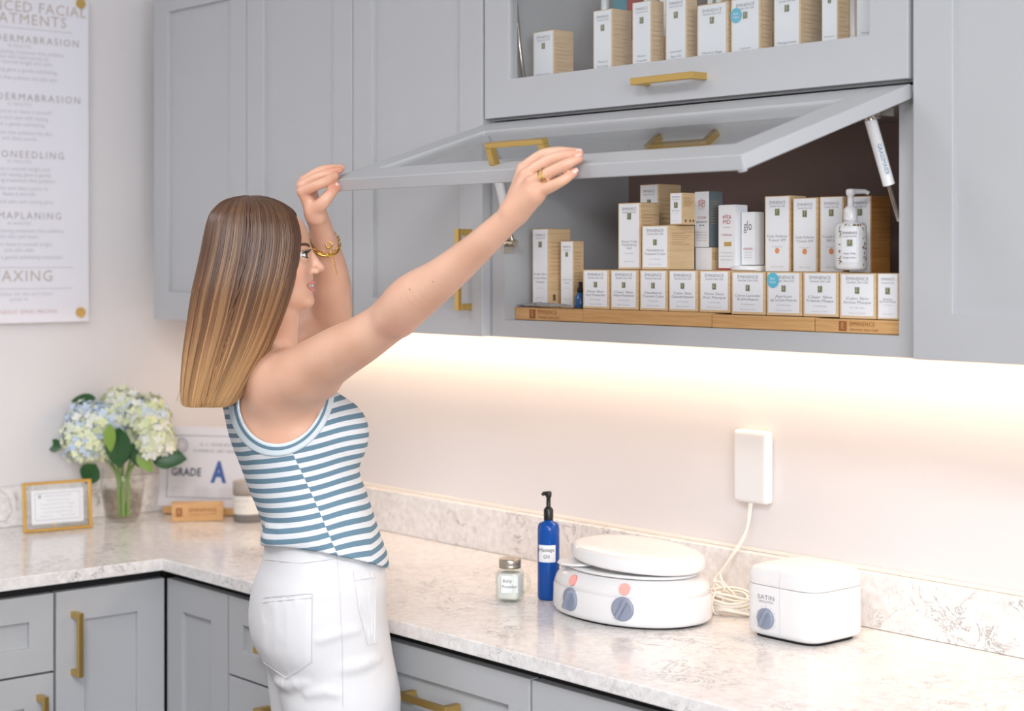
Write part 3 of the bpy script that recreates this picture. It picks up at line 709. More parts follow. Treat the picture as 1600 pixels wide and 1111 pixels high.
def wpt(u, z, k=1.0):
    """point on the warmer wall seen at photo column u"""
    best = None
    for t in np.linspace(PI, 2*PI, 720):
        cc, ss = math.cos(t), math.sin(t); x = WX+a_*k*math.copysign(abs(cc)**(2/2.15), cc); y = WY+b_*k*math.copysign(abs(ss)**(2/2.15), ss)
        rr = (x-CX)*CS+(y-CY)*SN; uu = 800+FPX*rr/FW(x, y)
        nx_, ny_ = cc/a_, ss/b_
        if nx_*(CX-x)+ny_*(CY-y) < 0: continue
        if best is None or abs(uu-u) < best[0]: best = (abs(uu-u), x, y, nx_, ny_)
    _, x, y, nx_, ny_ = best; n = np.array((nx_, ny_, 0)); n /= np.linalg.norm(n)
    return np.array((x, y, CT+z)), n
for u in (891, 973):
    p, n = wpt(u, .033); knob(p-n*.002, n, .0195, r)
    p, n = wpt(u+(5 if u < 900 else 3), .066, .940); nn2 = n+EZ*.45; nn2 /= np.linalg.norm(nn2)
    m = MB().tube([p-nn2*.006+EZ*-.002, p+nn2*.0022+EZ*-.002], .0098, mat('pilot_lamp', (255, 176, 168), .25), 24)
    m.build('indicator_light', r)['label'] = 'pink round indicator light'
p = np.array((XU(884, WY), WY, CT+.083)); p, n = wpt(884, .084, .86)
m = MB().lathe([(.034, 0), (.036, .0015), (.034, .004)], (p[0]+.018, p[1]+.012, CT+.085), white, 32); m.build('lid_tab', r)
# ---- small square wax warmer
ox, oy = 1.975, -.214; w_, d_ = .142, .128
cx2, cy2 = ox-w_/2, oy+d_/2+.004
r = thing('wax_warmer', (cx2, cy2, CT), 'small square white wax warmer with one dial at the right', 'wax warmer')
k = d_/w_
MB().lathe([(.066, .004), (.0735, .008), (.075, .014), (.0745, .082), (.074, .084)], (cx2, cy2, CT), white, 72, sy=k, power=5).build('housing', r)
MB().lathe([(.064, 0), (.064, .005)], (cx2, cy2, CT), black, 48, sy=k, power=5).build('foot', r)
lo = MB(); lo.lathe([(.0735, .0845), (.0745, .086), (.074, .102), (.070, .110), (.060, .114), (.035, .117), (.0002, .118)], (0, 0, 0), white, 72, sy=k, power=5)
lo.v = [(x+cx2, y+cy2, z+CT) for x, y, z in lo.v]
lo.build('lid', r)
m = MB(); 
xs_ = XU(1222, oy)-.004
pts = [(xs_, cy2-.0745*k-.0004, CT+.01), (xs_, cy2-.0745*k-.0004, CT+.10), (xs_, cy2-.072*k, CT+.109), (xs_, cy2-.055*k, CT+.1145), (xs_, cy2, CT+.117), (xs_, cy2+.05*k, CT+.115)]
m.tube(pts, .0008, mat('seam_grey', (214, 212, 214), .4), 6); m.build('seam', r)
knob((XU(1197, cy2-.075*k), cy2-.0755*k, CT+.033), (0, -1, 0), .0165, r, .009)
m = MB(); p = (XU(1197, cy2-.075*k), cy2-.0752*k, CT+.066); m.text('SATIN', p, EX, EZ, .010, mat('lav_ink', (150, 146, 160), .6), width=.034); m.text('SMOOTH', (p[0], p[1], p[2]-.007), EX, EZ, .005, MATS['lav_ink'], width=.030)
for i in range(9):
    a = math.radians(-30+30*i); q0 = (XU(1197, cy2-.075*k)+.020*math.cos(a), cy2-.0751*k-.0004, CT+.033+.020*math.sin(a)); m.tube([q0, (q0[0], q0[1]-.0003, q0[2])], .0006, MATS['lav_ink'], 6)
m.build('lettering', r)
# ---- wall plate + cord
yw = -.001; xa, xb2 = XU(1146, yw-.02), XU(1198, yw-.02); za, zb_ = ZV(781, xa, yw), ZV(669, xa, yw)
r = thing('outlet_cover', ((xa+xb2)/2, yw, za), 'white raised outlet cover box on the back wall', 'outlet')
MB().box(xa, xb2, yw-.022, yw, za, zb_, white).build('cover', r, bevel=.007, seg=4)

cord = mat('cord_white', (244, 238, 228), .45)
xc0 = XU(1173, -.012); ccx, ccy = GP(1132, 952)
ccy -= .0
def spl(P, n=12):
    P = [np.array(p, float) for p in P]; P = [2*P[0]-P[1]]+P+[2*P[-1]-P[-2]]; out = []
    for i in range(1, len(P)-2):
        for t in np.linspace(0, 1, n, False):
            out.append(.5*((2*P[i])+(-P[i-1]+P[i+1])*t+(2*P[i-1]-5*P[i]+4*P[i+1]-P[i+2])*t*t+(-P[i-1]+3*P[i]-3*P[i+1]+P[i+2])*t**3))
    out.append(P[-2]); return out
cx3, cy3 = 1.772, -.155
cy3 = -.105; cx3 = XU(1136, cy3)
m = MB()
m.tube(spl([(xc0, -.014, za+.003), (xc0+.001, -.028, 1.04), (xc0-.030, -.045, .985), (xc0-.045, -.055, .955), (cx3+.006, cy3+.01, .948)]), .0022, cord, 8)
m.tube(spl([(xc0+.005, -.014, za+.003), (xc0+.006, -.03, 1.05), (xc0-.022, -.04, 1.0), (xc0-.036, -.05, .965), (cx3+.02, cy3, .950)]), .0020, cord, 8)
for i in range(11):
    rr = .040+.012*RNG.random(); ph = RNG.uniform(0, 6); z = CT+.004+.0028*i; ox3, oy3 = RNG.uniform(-.006, .006, 2); pts = []
    for t in np.linspace(0, 2*PI, 40, False):
        pts.append((cx3+ox3+rr*math.cos(t)*1.05, cy3+oy3+rr*.62*math.sin(t), z+.004*math.sin(2*t+ph)))
    m.tube(pts, .0023, cord, 7, closed=True)
for t in (-.5, .1):
    pts = [(cx3+.036*math.cos(-PI/2+t)+.0, cy3-.028+.013*math.cos(a), CT+.020+.019*math.sin(a)) for a in np.linspace(0, 2*PI, 18, False)]
    m.tube(pts, .0016, cord, 7, closed=True)
pts = [(cx3-.01+.012*math.cos(a), cy3-.01, CT+.042+.010*math.sin(a)) for a in np.linspace(0, 2*PI, 20, False)]
m.tube(pts, .0019, cord, 7, closed=True)
tag(m.build('power_cord'), 'white power cord hanging from the outlet cover, bundled between the two warmers', 'cord')
# ---- gold frame
def P3(u, v, x=None, y=None):
    if y is None: y = YU(u, x)
    else: x = XU(u, y)
    return np.array((x, y, ZV(v, x, y)))
bl = np.array((*GP(38, 834), CT)); br = np.array((*GP(145, 825), CT))
U = br-bl; Wf = np.linalg.norm(U); U /= Wf; nrm = np.cross(U, EZ); tilt = math.radians(5); Vf = EZ*math.cos(tilt)-nrm*math.sin(tilt); Hf = (ZV(752, *((bl+br)/2)[:2])-ZV(829, *((bl+br)/2)[:2]))
gold = mat('gold_metal', (214, 170, 88), .28, .9)
r = thing('photo_frame', tuple((bl+br)/2), 'small gold-edged glass frame holding a certificate on the left worktop', 'picture frame')
nf = np.cross(U, Vf)
mb, g = frame_quad(bl+EZ*.001-nf*.012, U, Vf, nf, Wf, Hf, .0065, .012, gold, pane)
mb.build('frame', r, bevel=.0006); g.build('pane', r)
m = MB(); c0 = bl+EZ*.001-nf*.005
def qd(a0, a1, b0, b1, l, mm): m.add([c0+U*a+Vf*b+nf*l for a, b in ((a0, b0), (a1, b0), (a1, b1), (a0, b1))], [(0, 1, 2, 3)], mm)
qd(Wf*.12, Wf*.88, Hf*.15, Hf*.83, 0, whitem)
for a0, a1, b0, b1 in ((.17, .83, .22, .23), (.17, .83, .76, .77), (.17, .175, .22, .77), (.825, .83, .22, .77)): qd(Wf*a0, Wf*a1, Hf*b0, Hf*b1, .0004, inkl)
for i, (s, wd) in enumerate((('CERTIFICATE', .4), ('of professional training', .35), ('is hereby awarded for the completion', .5), ('of the advanced skin care program', .48), ('and shall be recognised as such', .42), ('Director        Instructor', .5))):
    m.text(s, c0+U*Wf*.5+Vf*Hf*(.70-.08*i)+nf*.0004, U, Vf, .004, inkl, width=Wf*wd)
emblem(m, c0+U*Wf*.24+Vf*Hf*.70+nf*.0004, .008, inkl, U, Vf)
m.build('certificate', r)['label'] = 'white printed certificate'
m = MB(); bk = (bl+br)/2+Vf*Hf*.6-nf*.012
m.tube([bk, (bl+br)/2-nf*.045+EZ*.002], .002, gold, 8); m.build('easel_leg', r)
# ---- vase with hydrangeas
vx, vy = GP(182, 812)
vx = max(vx, .105)
r = thing('glass_vase', (vx, vy, CT), 'round clear glass vase with water on the left worktop', 'vase')
MB().lathe([(.036, .001), (.040, .004), (.043, .03), (.048, .065), (.050, .085), (.047, .105), (.046, .118), (.047, .121), (.0455, .121), (.0445, .116), (.0455, .105), (.0485, .085), (.0465, .065), (.041, .03), (.037, .009), (.0002, .007)], (vx, vy, CT), vaseglass, 40).build('glass', r)
MB().lathe([(.0002, .0075), (.0365, .0085), (.0405, .03), (.046, .065), (.046, .070), (.0002, .0702)], (vx, vy, CT), glassmat('water', (.985, .99, .98), 0, 1.08), 40, cap=False).build('water', r)
stem = mat('stem_green', (128, 158, 78), .45); leafm = mat('leaf_green', (38, 84, 40), .35); leafl = mat('leaf_light', (128, 160, 66), .45)
pets = [mat('petal_white', (240, 242, 232), .6), mat('petal_cream', (232, 236, 200), .6), mat('petal_blue', (204, 220, 238), .6), mat('petal_lime', (222, 230, 180), .6)]
D0 = FW(vx, vy)
def CW(u, v, B):  # view column/row at depth B
    A = (u-800)/FPX*B; return np.array((CX+CS*A-SN*B, CY+SN*A+CS*B, CZ+(HV-v)/FPX*B))
def leaf(m, base, tipd, up, ln, wd, mm):
    base = np.array(base, float); d = np.array(tipd, float); d /= np.linalg.norm(d); s = np.cross(d, up); s /= np.linalg.norm(s); n = np.cross(s, d)
    V = []; K = 9
    for i in range(K):
        t = i/(K-1); w2 = wd*math.sin(PI*t**.8)**.8*.5+.0003; c = base+d*ln*t+n*(-.18*ln*t*t)
        V += [c-s*w2+n*w2*.35, c, c+s*w2+n*w2*.35]
    F = []
    for i in range(K-1): F += [(3*i, 3*i+1, 3*i+4, 3*i+3), (3*i+1, 3*i+2, 3*i+5, 3*i+4)]
    m.add(V, F, mm, True)
heads = [(137, 690, -.02, .066, 'large low white hydrangea on the left side of the bouquet', (0, .55, .35, .1)),
         (122, 660, .035, .055, 'pale blue-white hydrangea at the left back of the bouquet', (.4, .1, .5, 0)),
         (192, 645, .03, .062, 'cream hydrangea at the top of the bouquet', (.35, .5, .05, .1)),
         (228, 655, -.005, .06, 'greenish-white hydrangea at the upper right of the bouquet', (.3, .3, .2, .2)),
         (243, 690, -.03, .046, 'small white hydrangea lowest on the right of the bouquet', (.6, .3, 0, .1)),
         (165, 662, -.03, .050, 'blue-tinted hydrangea in the centre of the bouquet', (.3, .1, .5, .1))]
for hi, (u, v, db, R, lab, pr) in enumerate(heads):
    c = CW(u, v, D0+db); c[0] = max(c[0], R+.01); 
    a0 = np.array((vx+RNG.uniform(-.018, .018), vy+RNG.uniform(-.018, .018), CT+.012)); neck = np.array((vx, vy, CT+.12))+(c-np.array((vx, vy, c[2])))*.25
    r = thing('hydrangea', tuple(a0), lab, 'flower', 'hydrangeas in the glass vase')
    a0b = a0+(a0-np.array((neck[0], neck[1], a0[2])))*.3
    MB().tube(spl([a0b, (a0b+neck)/2, neck, c]), .0036, stem, 9).build('stem', r)
    m = MB(); nfl = 190
    ga = PI*(3-5**.5)
    for i in range(nfl):
        zc = 1-2*(i+.5)/nfl*.86; rr = math.sqrt(max(0, 1-zc*zc)); th = ga*i
        d = np.array((rr*math.cos(th), rr*math.sin(th), zc*.92)); Rr = R*(.98+.09*RNG.normal())
        p = c+d*Rr*.93; n = d/np.linalg.norm(d)+RNG.normal(0, .22, 3); n /= np.linalg.norm(n)
        e1 = np.cross(n, (.3, .5, .8)); e1 /= np.linalg.norm(e1); e2 = np.cross(n, e1); mm = pets[RNG.choice(4, p=np.array((pr[0]+.01, pr[1]+.01, pr[2]+.01, pr[3]+.01))/(sum(pr)+.04))]
        q0 = RNG.uniform(0, PI); s = .0096*RNG.uniform(.8, 1.15)
        for kk in range(4):
            a = q0+kk*PI/2; f1 = e1*math.cos(a)+e2*math.sin(a); f2 = -e1*math.sin(a)+e2*math.cos(a)
            m.add([p, p+f1*s*.6-f2*s*.52+n*.0012, p+f1*s*1.15-f2*s*.2+n*.0026, p+f1*s*1.15+f2*s*.2+n*.0026, p+f1*s*.6+f2*s*.52+n*.0012], [(0, 1, 2, 3, 4)], mm)
    m.lathe([(.0002, -R*.8), (R*.55, -R*.58), (R*.80, 0), (R*.56, R*.56), (.0002, R*.78)], tuple(c), pets[1 if hi != 1 else 0], 20)
    m.build('flower_head', r)
    lv = {0: [(CW(150, 725, D0-.06), (-.35, -.3, -.8), .055, .05, leafm), (CW(95, 700, D0+.0), (-.5, -.7, .35), .035, .03, leafm)], 1: [(CW(150, 622, D0), (-.6, -.7, -.1), .06, .025, leafm)],
          3: [(CW(210, 690, D0-.05), (.1, .1, -1), .06, .035, leafm)], 4: [(CW(236, 712, D0-.035), (.66, .72, -.08), .08, .055, leafm), (CW(215, 708, D0-.05), (.4, .4, -.7), .055, .03, leafl)],
          5: [(CW(186, 668, D0-.085), (-.05, 0, -1), .095, .06, leafm), (CW(172, 662, D0-.095), (.0, -.02, -1), .065, .028, leafl), (CW(196, 690, D0-.07), (-.3, -.3, -1), .06, .05, leafm)], 2: []}[hi]
    for b0, dd2, ln, wd, mm in lv:
        m = MB(); leaf(m, b0, dd2, cN+EZ*.2, ln, wd, mm); m.build('leaf', r)['label'] = 'broad dark green leaf' if mm is leafm else 'narrow light green leaf'
# ---- grade sign
sy_ = -.205; 
sx0, sx1 = 0, 0
sc = np.array((*GP(340, 806), CT)); sU = cR*.97+np.array((1, 0, 0))*.0; sU = np.array((.80, .60, 0)); nS = np.cross(sU, EZ); tl_ = math.radians(8); sV = EZ*math.cos(tl_)-nS*math.sin(tl_); sN = np.cross(sU, sV)
base_ = CW(246, 783, FW(sc[0]-.11, sc[1]-.08)+.01)
base_[2] = CT+.018
SW, SH = .285, .188
r = thing('grade_sign', tuple(base_+sU*SW/2-EZ*.018), 'framed white grade A inspection sign behind the vase on the worktop', 'sign')
m = MB()
def sb(a0, a1, b0, b1, c0_, c1_, mm, mbx):
    vs = [base_+sU*a+sV*b+sN*c for c in (c0_, c1_) for b in (b0, b1) for a in (a0, a1)]
    mbx.add(vs, [(0,2,3,1),(4,5,7,6),(0,1,5,4),(2,6,7,3),(0,4,6,2),(1,3,7,5)], mm)
sb(0, SW, 0, SH, -.004, 0, acr, m); m.build('panel', r, bevel=.001)
m = MB(); navy = mat('navy_ink', (44, 58, 88), .6); blu = mat('royal_blue', (74, 104, 168), .6); lin_ = mat('rule_grey', (120, 118, 140), .6)
for a0, a1, b0, b1 in ((.022, SW-.022, SH-.022, SH-.0205), (.022, SW-.022, .0205, .022), (.0205, .022, .0205, SH-.0205), (SW-.022, SW-.0205, .0205, SH-.0205)): sb(a0, a1, b0, b1, .0001, .0004, lin_, m)
tx = lambda t, a, b, s, mm, wd=None, sp=1.0, bo=0.0: m.text(t, base_+sU*a+sV*b+sN*.0004, sU, sV, s, mm, width=wd, spacing=sp, bold=bo)
tx('N. C. STATE BOARD OF', .155, SH-.042, .009, lin_, .11, 1.1); tx('COSMETIC ART EXAMINERS', .155, SH-.057, .009, lin_, .145, 1.05)
tx('GRADE', .068, .080, .026, navy, .075, 1.05, .02); tx('A', .150, .080, .066, blu, .040, 1.0, .045)
for i in range(4):
    for j in range(4): tx('inspection of this salon', .05+.06*j, .044-.006*i, .003, inkl, .035)
pts = [base_+sU*(.052+.016*math.cos(a))+sV*(SH-.045+.016*math.sin(a))+sN*.0006 for a in np.linspace(0, 2*PI, 30, False)]
m.tube(pts, .0009, lin_, 6, closed=True)
pts = [base_+sU*(.052+.010*math.cos(a))+sV*(SH-.045+.010*math.sin(a))+sN*.0006 for a in np.linspace(0, 2*PI, 30, False)]
m.tube(pts, .0009, inkl, 6, closed=True)
m.build('lettering', r)
m = MB(); sb(.02, SW-.02, -.017, -.0005, -.03, .012, bamboo, m); m.build('stand', r)['label'] = 'wooden stand under the sign'
# ---- bamboo lettered block
b0 = np.array((*GP(268, 816), CT)); b1 = np.array((*GP(349, 814), CT)); U2 = b1-b0; W2 = np.linalg.norm(U2); U2 /= W2; n2 = np.cross(U2, EZ); H2 = .044
r = thing('bamboo_name_block', tuple((b0+b1)/2), 'pale bamboo block with burnt lettering in front of the grade sign', 'wood block')
m = MB(); vs = [b0+U2*a*W2+EZ*b+n2*c for c in (-.022, 0) for b in (.0005, H2) for a in (0, 1)]
m.add(vs, [(0,2,3,1),(4,5,7,6),(0,1,5,4),(2,6,7,3),(0,4,6,2),(1,3,7,5)], bamboo); m.build('block', r, bevel=.001)
m = MB(); vs = [b0+U2*a+EZ*b+n2*.0003 for a, b in ((.010, .012), (.024, .012), (.024, .032), (.010, .032))]; m.add(vs, [(0, 1, 2, 3)], engr)
m.text('É', b0+U2*.017+EZ*.022+n2*.0005, U2, EZ, .014, bamboo)
m.text('ÉMINENCE', b0+U2*.070+EZ*.026+n2*.0004, U2, EZ, .011, engr, width=.062); m.text('ORGANIC SKIN CARE', b0+U2*.070+EZ*.016+n2*.0004, U2, EZ, .005, engr, width=.062)
m.build('engraving', r)['label'] = 'burnt-in brown lettering'
# ---- candle
kx, ky = GP(388, 814)
r = thing('candle_jar', (kx, ky, CT), 'grey-lidded candle jar with a white label, tucked behind the woman\'s back', 'candle')
MB().lathe([(.032, 0), (.034, .002), (.034, .062)], (kx, ky, CT+.0005), mat('smoke_grey', (128, 124, 120), .3)).build('jar_body', r)
MB().lathe([(.035, .0625), (.035, .090), (.033, .092)], (kx, ky, CT+.0005), mat('warm_grey_lid', (176, 166, 158), .5)).build('lid', r)
m = MB(); aa = np.linspace(-1.25, 1.0, 14); f = lambda a, z: onbottle(a, z, .034, (kx, ky), 2, 1, .0004)
m.add([f(a, z) for z in (CT+.019, CT+.061) for a in aa], [(i, i+1, 15+i, 14+i) for i in range(13)], mat('label_cream', (236, 232, 224), .7))
p = f(-.3, CT+.050)+cN*.002; m.text('BERRY & FIG', p, cR, EZ, .006, inkl, width=.034); m.text('soy candle', p-EZ*.014, cR, EZ, .004, inkl, width=.02); m.build('label', r)['label'] = 'cream paper label'

area('cabinet_puck_light', (XU(905, -.12), -.14, CZT-.03), (0, 0, 0), .06, .06, .55, (1, .72, .5))
# ================================================================== THE WOMAN
# modelled in (A, B, Z): A metres to the right of the camera axis, B metres deep, Z metres above eye height
H_ = .0026
GA, GB, GZ = (-.60, .14), (2.26, 3.14), (-.80, .30)
nA, nB, nZ = [int((b-a)/H_)+1 for a, b in (GA, GB, GZ)]
def PX3(u, v, B): return np.array(((u-800)/FPX*B, B, (HV-v)/FPX*B))
class Field:
    def __init__(s, ra=GA, rb=GB, rz=GZ, h=H_):
        s.h = h; s.o = np.array((ra[0], rb[0], rz[0])); s.n = [int((b-a)/h)+1 for a, b in (ra, rb, rz)]
        s.d = np.full(s.n, .05, np.float32)
    def sub(s, lo, hi, pad):
        i0 = [max(0, int((l-pad-o)/s.h)) for l, o in zip(lo, s.o)]; i1 = [min(n, int((q+pad-o)/s.h)+2) for q, o, n in zip(hi, s.o, s.n)]
        if any(b-a < 2 for a, b in zip(i0, i1)): return None
        ax = [(o+s.h*np.arange(a, b)).astype(np.float32) for o, a, b in zip(s.o, i0, i1)]
        return tuple(slice(a, b) for a, b in zip(i0, i1)), ax[0][:, None, None], ax[1][None, :, None], ax[2][None, None, :]
    def comb(s, sl, d, k, op='u'):
        c = s.d[sl]
        if op == 'u':
            h = np.maximum(k-np.abs(c-d), 0)/k; s.d[sl] = np.minimum(c, d)-h*h*k*.25
        elif op == 's':
            d = -d; h = np.maximum(k-np.abs(c-d), 0)/k; s.d[sl] = np.maximum(c, d)+h*h*k*.25
    def cap(s, p, q, r1, r2, k=.012, op='u'):
        p, q = np.array(p, float), np.array(q, float); R = max(r1, r2)
        S = s.sub(np.minimum(p, q)-R, np.maximum(p, q)+R, k+.03)
        if S is None: return
        sl, a, b, z = S; v = q-p; L2 = float(v@v)+1e-9
        t = np.clip(((a-p[0])*v[0]+(b-p[1])*v[1]+(z-p[2])*v[2])/L2, 0, 1)
        d = np.sqrt((a-p[0]-t*v[0])**2+(b-p[1]-t*v[1])**2+(z-p[2]-t*v[2])**2)-(r1+(r2-r1)*t)
        s.comb(sl, d.astype(np.float32), k, op)
    def limb(s, P, R, k=.02, sub=6):
        P = np.array(P, float); R = np.array(R, float)
        Q = np.concatenate([P, R[:, None]], 1); Q = np.array(spl(list(Q), sub)); P, R = Q[:, :3], Q[:, 3]
        lo, hi = (P-R[:, None]).min(0), (P+R[:, None]).max(0); S = s.sub(lo, hi, k+.03)
        if S is None: return
        sl, a, b, z = S; D = None
        for i in range(len(P)-1):
            p, v = P[i], P[i+1]-P[i]; L2 = float(v@v)+1e-9
            t = np.clip(((a-p[0])*v[0]+(b-p[1])*v[1]+(z-p[2])*v[2])/L2, 0, 1)
            d = np.sqrt((a-p[0]-t*v[0])**2+(b-p[1]-t*v[1])**2+(z-p[2]-t*v[2])**2)-(R[i]+(R[i+1]-R[i])*t)
            D = d if D is None else np.minimum(D, d)
        s.comb(sl, D.astype(np.float32), k)
    def chain(s, P, R, k=.008): s.limb(P, R, k, 4)
    def ell(s, c, r, M=None, k=.012, op='u'):
        c = np.array(c, float); R = max(r); M = np.eye(3) if M is None else np.array(M, float)
        S = s.sub(c-R, c+R, k+.03)
        if S is None: return
        sl, a, b, z = S; x, y, w = a-c[0], b-c[1], z-c[2]
        q = [M[i][0]*x+M[i][1]*y+M[i][2]*w for i in range(3)]
        k0 = np.sqrt(sum((q[i]/r[i])**2 for i in range(3))); k1 = np.sqrt(sum((q[i]/r[i]**2)**2 for i in range(3)))+1e-6
        s.comb(sl, (k0*(k0-1)/k1).astype(np.float32), k, op)
def surface(F):
    """surface nets"""
    d = F.d; ins = d < 0; nx, ny, nz = d.shape
    c = np.zeros((nx-1, ny-1, nz-1), np.uint8)
    for i in (0, 1):
        for j in (0, 1):
            for k in (0, 1): c += ins[i:nx-1+i, j:ny-1+j, k:nz-1+k]
    act = (c > 0) & (c < 8); idx = np.argwhere(act); n = len(idx)
    ids = np.full(act.shape, -1, np.int32); ids[act] = np.arange(n)
    P = np.zeros((n, 3)); C = np.zeros(n)
    I, J, K = idx.T
    off = [(i, j, k) for i in (0, 1) for j in (0, 1) for k in (0, 1)]
    val = {o: d[I+o[0], J+o[1], K+o[2]].astype(float) for o in off}
    for o in off:
        for ax in range(3):
            if o[ax]: continue
            o2 = tuple(o[t]+(t == ax) for t in range(3)); a, b = val[o], val[o2]; m = (a < 0) != (b < 0)
            t = np.where(m, a/(a-b+1e-12), 0); w = np.zeros((n, 3)); 
            for q in range(3): w[:, q] = o[q]
            w[:, ax] += t; P[m] += w[m]; C[m] += 1
    P = P/C[:, None]+idx; V = F.o+P*F.h
    faces = []
    for ax in range(3):
        sl0 = [slice(None)]*3; sl1 = [slice(None)]*3; sl0[ax] = slice(0, -1); sl1[ax] = slice(1, None)
        a, b = ins[tuple(sl0)], ins[tuple(sl1)]; E = np.argwhere(a != b)
        u, v = (ax+1) % 3, (ax+2) % 3
        ok = (E[:, u] > 0) & (E[:, v] > 0) & (E[:, u] < d.shape[u]-1) & (E[:, v] < d.shape[v]-1); E = E[ok]
        fl = a[tuple(E.T)]
        def g(du, dv):
            q = E.copy(); q[:, u] -= du; q[:, v] -= dv; return ids[tuple(q.T)]
        Q = np.stack([g(1, 1), g(0, 1), g(0, 0), g(1, 0)], 1)
        Q[~fl] = Q[~fl][:, ::-1]; faces.append(Q)
    return V, np.concatenate(faces)
RT = np.array(((CS, SN, 0), (-SN, CS, 0), (0, 0, 1)))     # rows: A, B, Z in room axes
CAMP = np.array((CX, CY, CZ))
def toW(V): return CAMP+np.asarray(V)@RT
def npmesh(name, V, Fq, m, parent, attrs=None, smooth=True, mats=None, mi=None):
    me = bpy.data.meshes.new(name); V = toW(V)-np.array(POS.get(parent.name, (0, 0, 0)))
    Fq = np.asarray(Fq); k = Fq.shape[1]
    me.vertices.add(len(V)); me.vertices.foreach_set('co', V.astype(np.float32).ravel())
    me.loops.add(Fq.size); me.loops.foreach_set('vertex_index', Fq.astype(np.int32).ravel())
    me.polygons.add(len(Fq)); me.polygons.foreach_set('loop_start', np.arange(0, Fq.size, k, dtype=np.int32)); me.polygons.foreach_set('loop_total', np.full(len(Fq), k, np.int32))
    for q in (mats or [m]): me.materials.append(q)
    if mi is not None: me.polygons.foreach_set('material_index', np.asarray(mi, np.int32))
    me.polygons.foreach_set('use_smooth', np.full(len(Fq), smooth))
    for an, av in (attrs or {}).items():
        at = me.attributes.new(an, 'FLOAT' if av.ndim == 1 else 'FLOAT_COLOR', 'POINT')
        at.data.foreach_set('value' if av.ndim == 1 else 'color', av.astype(np.float32).ravel())
    me.update(); me.validate()
    o = bpy.data.objects.new(name, me); COL.objects.link(o); o.parent = parent; POS[o.name] = POS.get(parent.name, (0, 0, 0))
    return o
AL = math.radians(20)
fa = np.array((math.cos(AL), math.sin(AL), 0)); la = np.array((-math.sin(AL), math.cos(AL), 0)); za = np.array((0, 0, 1.))
BC = 2.86
def table(rows, v):
    rows = np.array(rows, float); return [np.interp(v, rows[:, 0], rows[:, i]) for i in range(1, rows.shape[1])]
def smooth_table(rows):
    vs = np.arange(rows[0][0], rows[-1][0]+1, 2.0); T = np.array(table(rows, vs)); K = np.hanning(19); K /= K.sum()
    out = []
    for c in T: 
        e = np.concatenate([2*c[0]-c[9:0:-1], c, 2*c[-1]-c[-2:-11:-1]]); out.append(np.convolve(e, K, 'valid'))
    return vs, out
def bcz(z): return np.interp(z, [-.52, -.23], [2.805, 2.86])   # the hips stand a little back from the worktop
def torso_field(F, rows, off=0.0, k=.02, vmin=None, vmax=None, n=2.25):
    vs, T = smooth_table(rows)
    z0, z1 = (HV-vs[-1])/FPX*BC, (HV-vs[0])/FPX*BC
    S = F.sub((-.6, BC-.3, z0), (.1, BC+.3, z1), .05); sl, a, b, z = S
    bc = bcz(z).astype(np.float32); v = HV-z*FPX/bc; vc = np.clip(v, vs[0], vs[-1])
    uL, uR, w = [np.interp(vc, vs, t).astype(np.float32) for t in T]
    h = (uR-uL)/2/FPX*bc+off; ac = ((uL+uR)/2-800)/FPX*bc; w = w+off
    s_ = abs(la[0]); dd = np.sqrt(np.maximum(h*h-(w*s_)**2, 1e-4))/fa[0]
    x = (a-ac)*fa[0]+(b-bc)*fa[1]; y = (a-ac)*la[0]+(b-bc)*la[1]
    q = ((np.abs(x)/dd)**n+(np.abs(y)/w)**n)**(1/n)+1e-6
    g = np.sqrt((x/dd**2)**2+(y/w**2)**2)/np.maximum(np.sqrt((x/dd)**2+(y/w)**2), 1e-6)
    d = (q-1)/np.maximum(g, 1e-3)
    over = np.maximum(vs[0]-v, v-vs[-1])*BC/FPX
    d = np.maximum(d, over)
    F.comb(sl, d.astype(np.float32), k)
TORSO = [(548, 402, 446, .055), (562, 392, 466, .085), (580, 372, 492, .115), (600, 356, 515, .135), (620, 348, 532, .142), (650, 352, 545, .140), (680, 359, 552, .135), (700, 366, 553, .130),
         (720, 374, 553, .126), (745, 384, 561, .122), (765, 391, 569, .122), (785, 399, 576, .126), (805, 406, 583, .134), (830, 411, 592, .145), (860, 409, 604, .158), (900, 398, 608, .168), (940, 393, 601, .165)]
HIPS = [(r[0], r[1], r[2], r[3]-.012) for r in [(838, 414, 594, .144), (860, 413, 597, .149), (880, 410, 600, .156), (905, 399, 603, .166), (930, 391.5, 602, .170), (955, 388, 602.5, .172), (975, 388, 605, .172), (995, 391, 608.5, .170), (1015, 399, 611, .168), (1035, 410, 612.5, .165),
        (1060, 424, 612, .160), (1090, 432, 611, .156), (1111, 436, 610, .154), (1150, 440, 607, .15)]]
# joints
Sr = PX3(440, 600, 2.74); Er = PX3(612, 492, 2.56); Wr = PX3(789, 343, 2.40)
Nc = PX3(412, 560, 2.86); Hd = PX3(401, 386, 2.88)
Sl = PX3(395, 565, 2.98); El = PX3(538, 502, 2.93); Wl = PX3(494, 338, 2.805)
TORSO_B = [(r[0], r[1]+13*(r[0] > 825), r[2]-13*(r[0] > 825), r[3]-.022*(r[0] > 825)) for r in TORSO]
def torso_full(F, off=0., shirt=False):
    torso_field(F, TORSO if off > 0 else TORSO_B, off, .02)
    for s_, c in ((-1, Sr), (1, Sl)):     # shoulder masses
        F.cap(Nc+za*-.02, c+fa*-.005, .036+off, .040+off, .04)
        F.ell(c-la*s_*.045+za*-.045, (.048+off, .05+off, .065+off), None, .04)
    for s_ in (-1, 1):                    # bust
        c = PX3(519, 672, BC)+la*s_*.060; F.ell(c, (.042+off, .052+off, .050+off), None, .03)
body = Field()
torso_full(body, -.002)
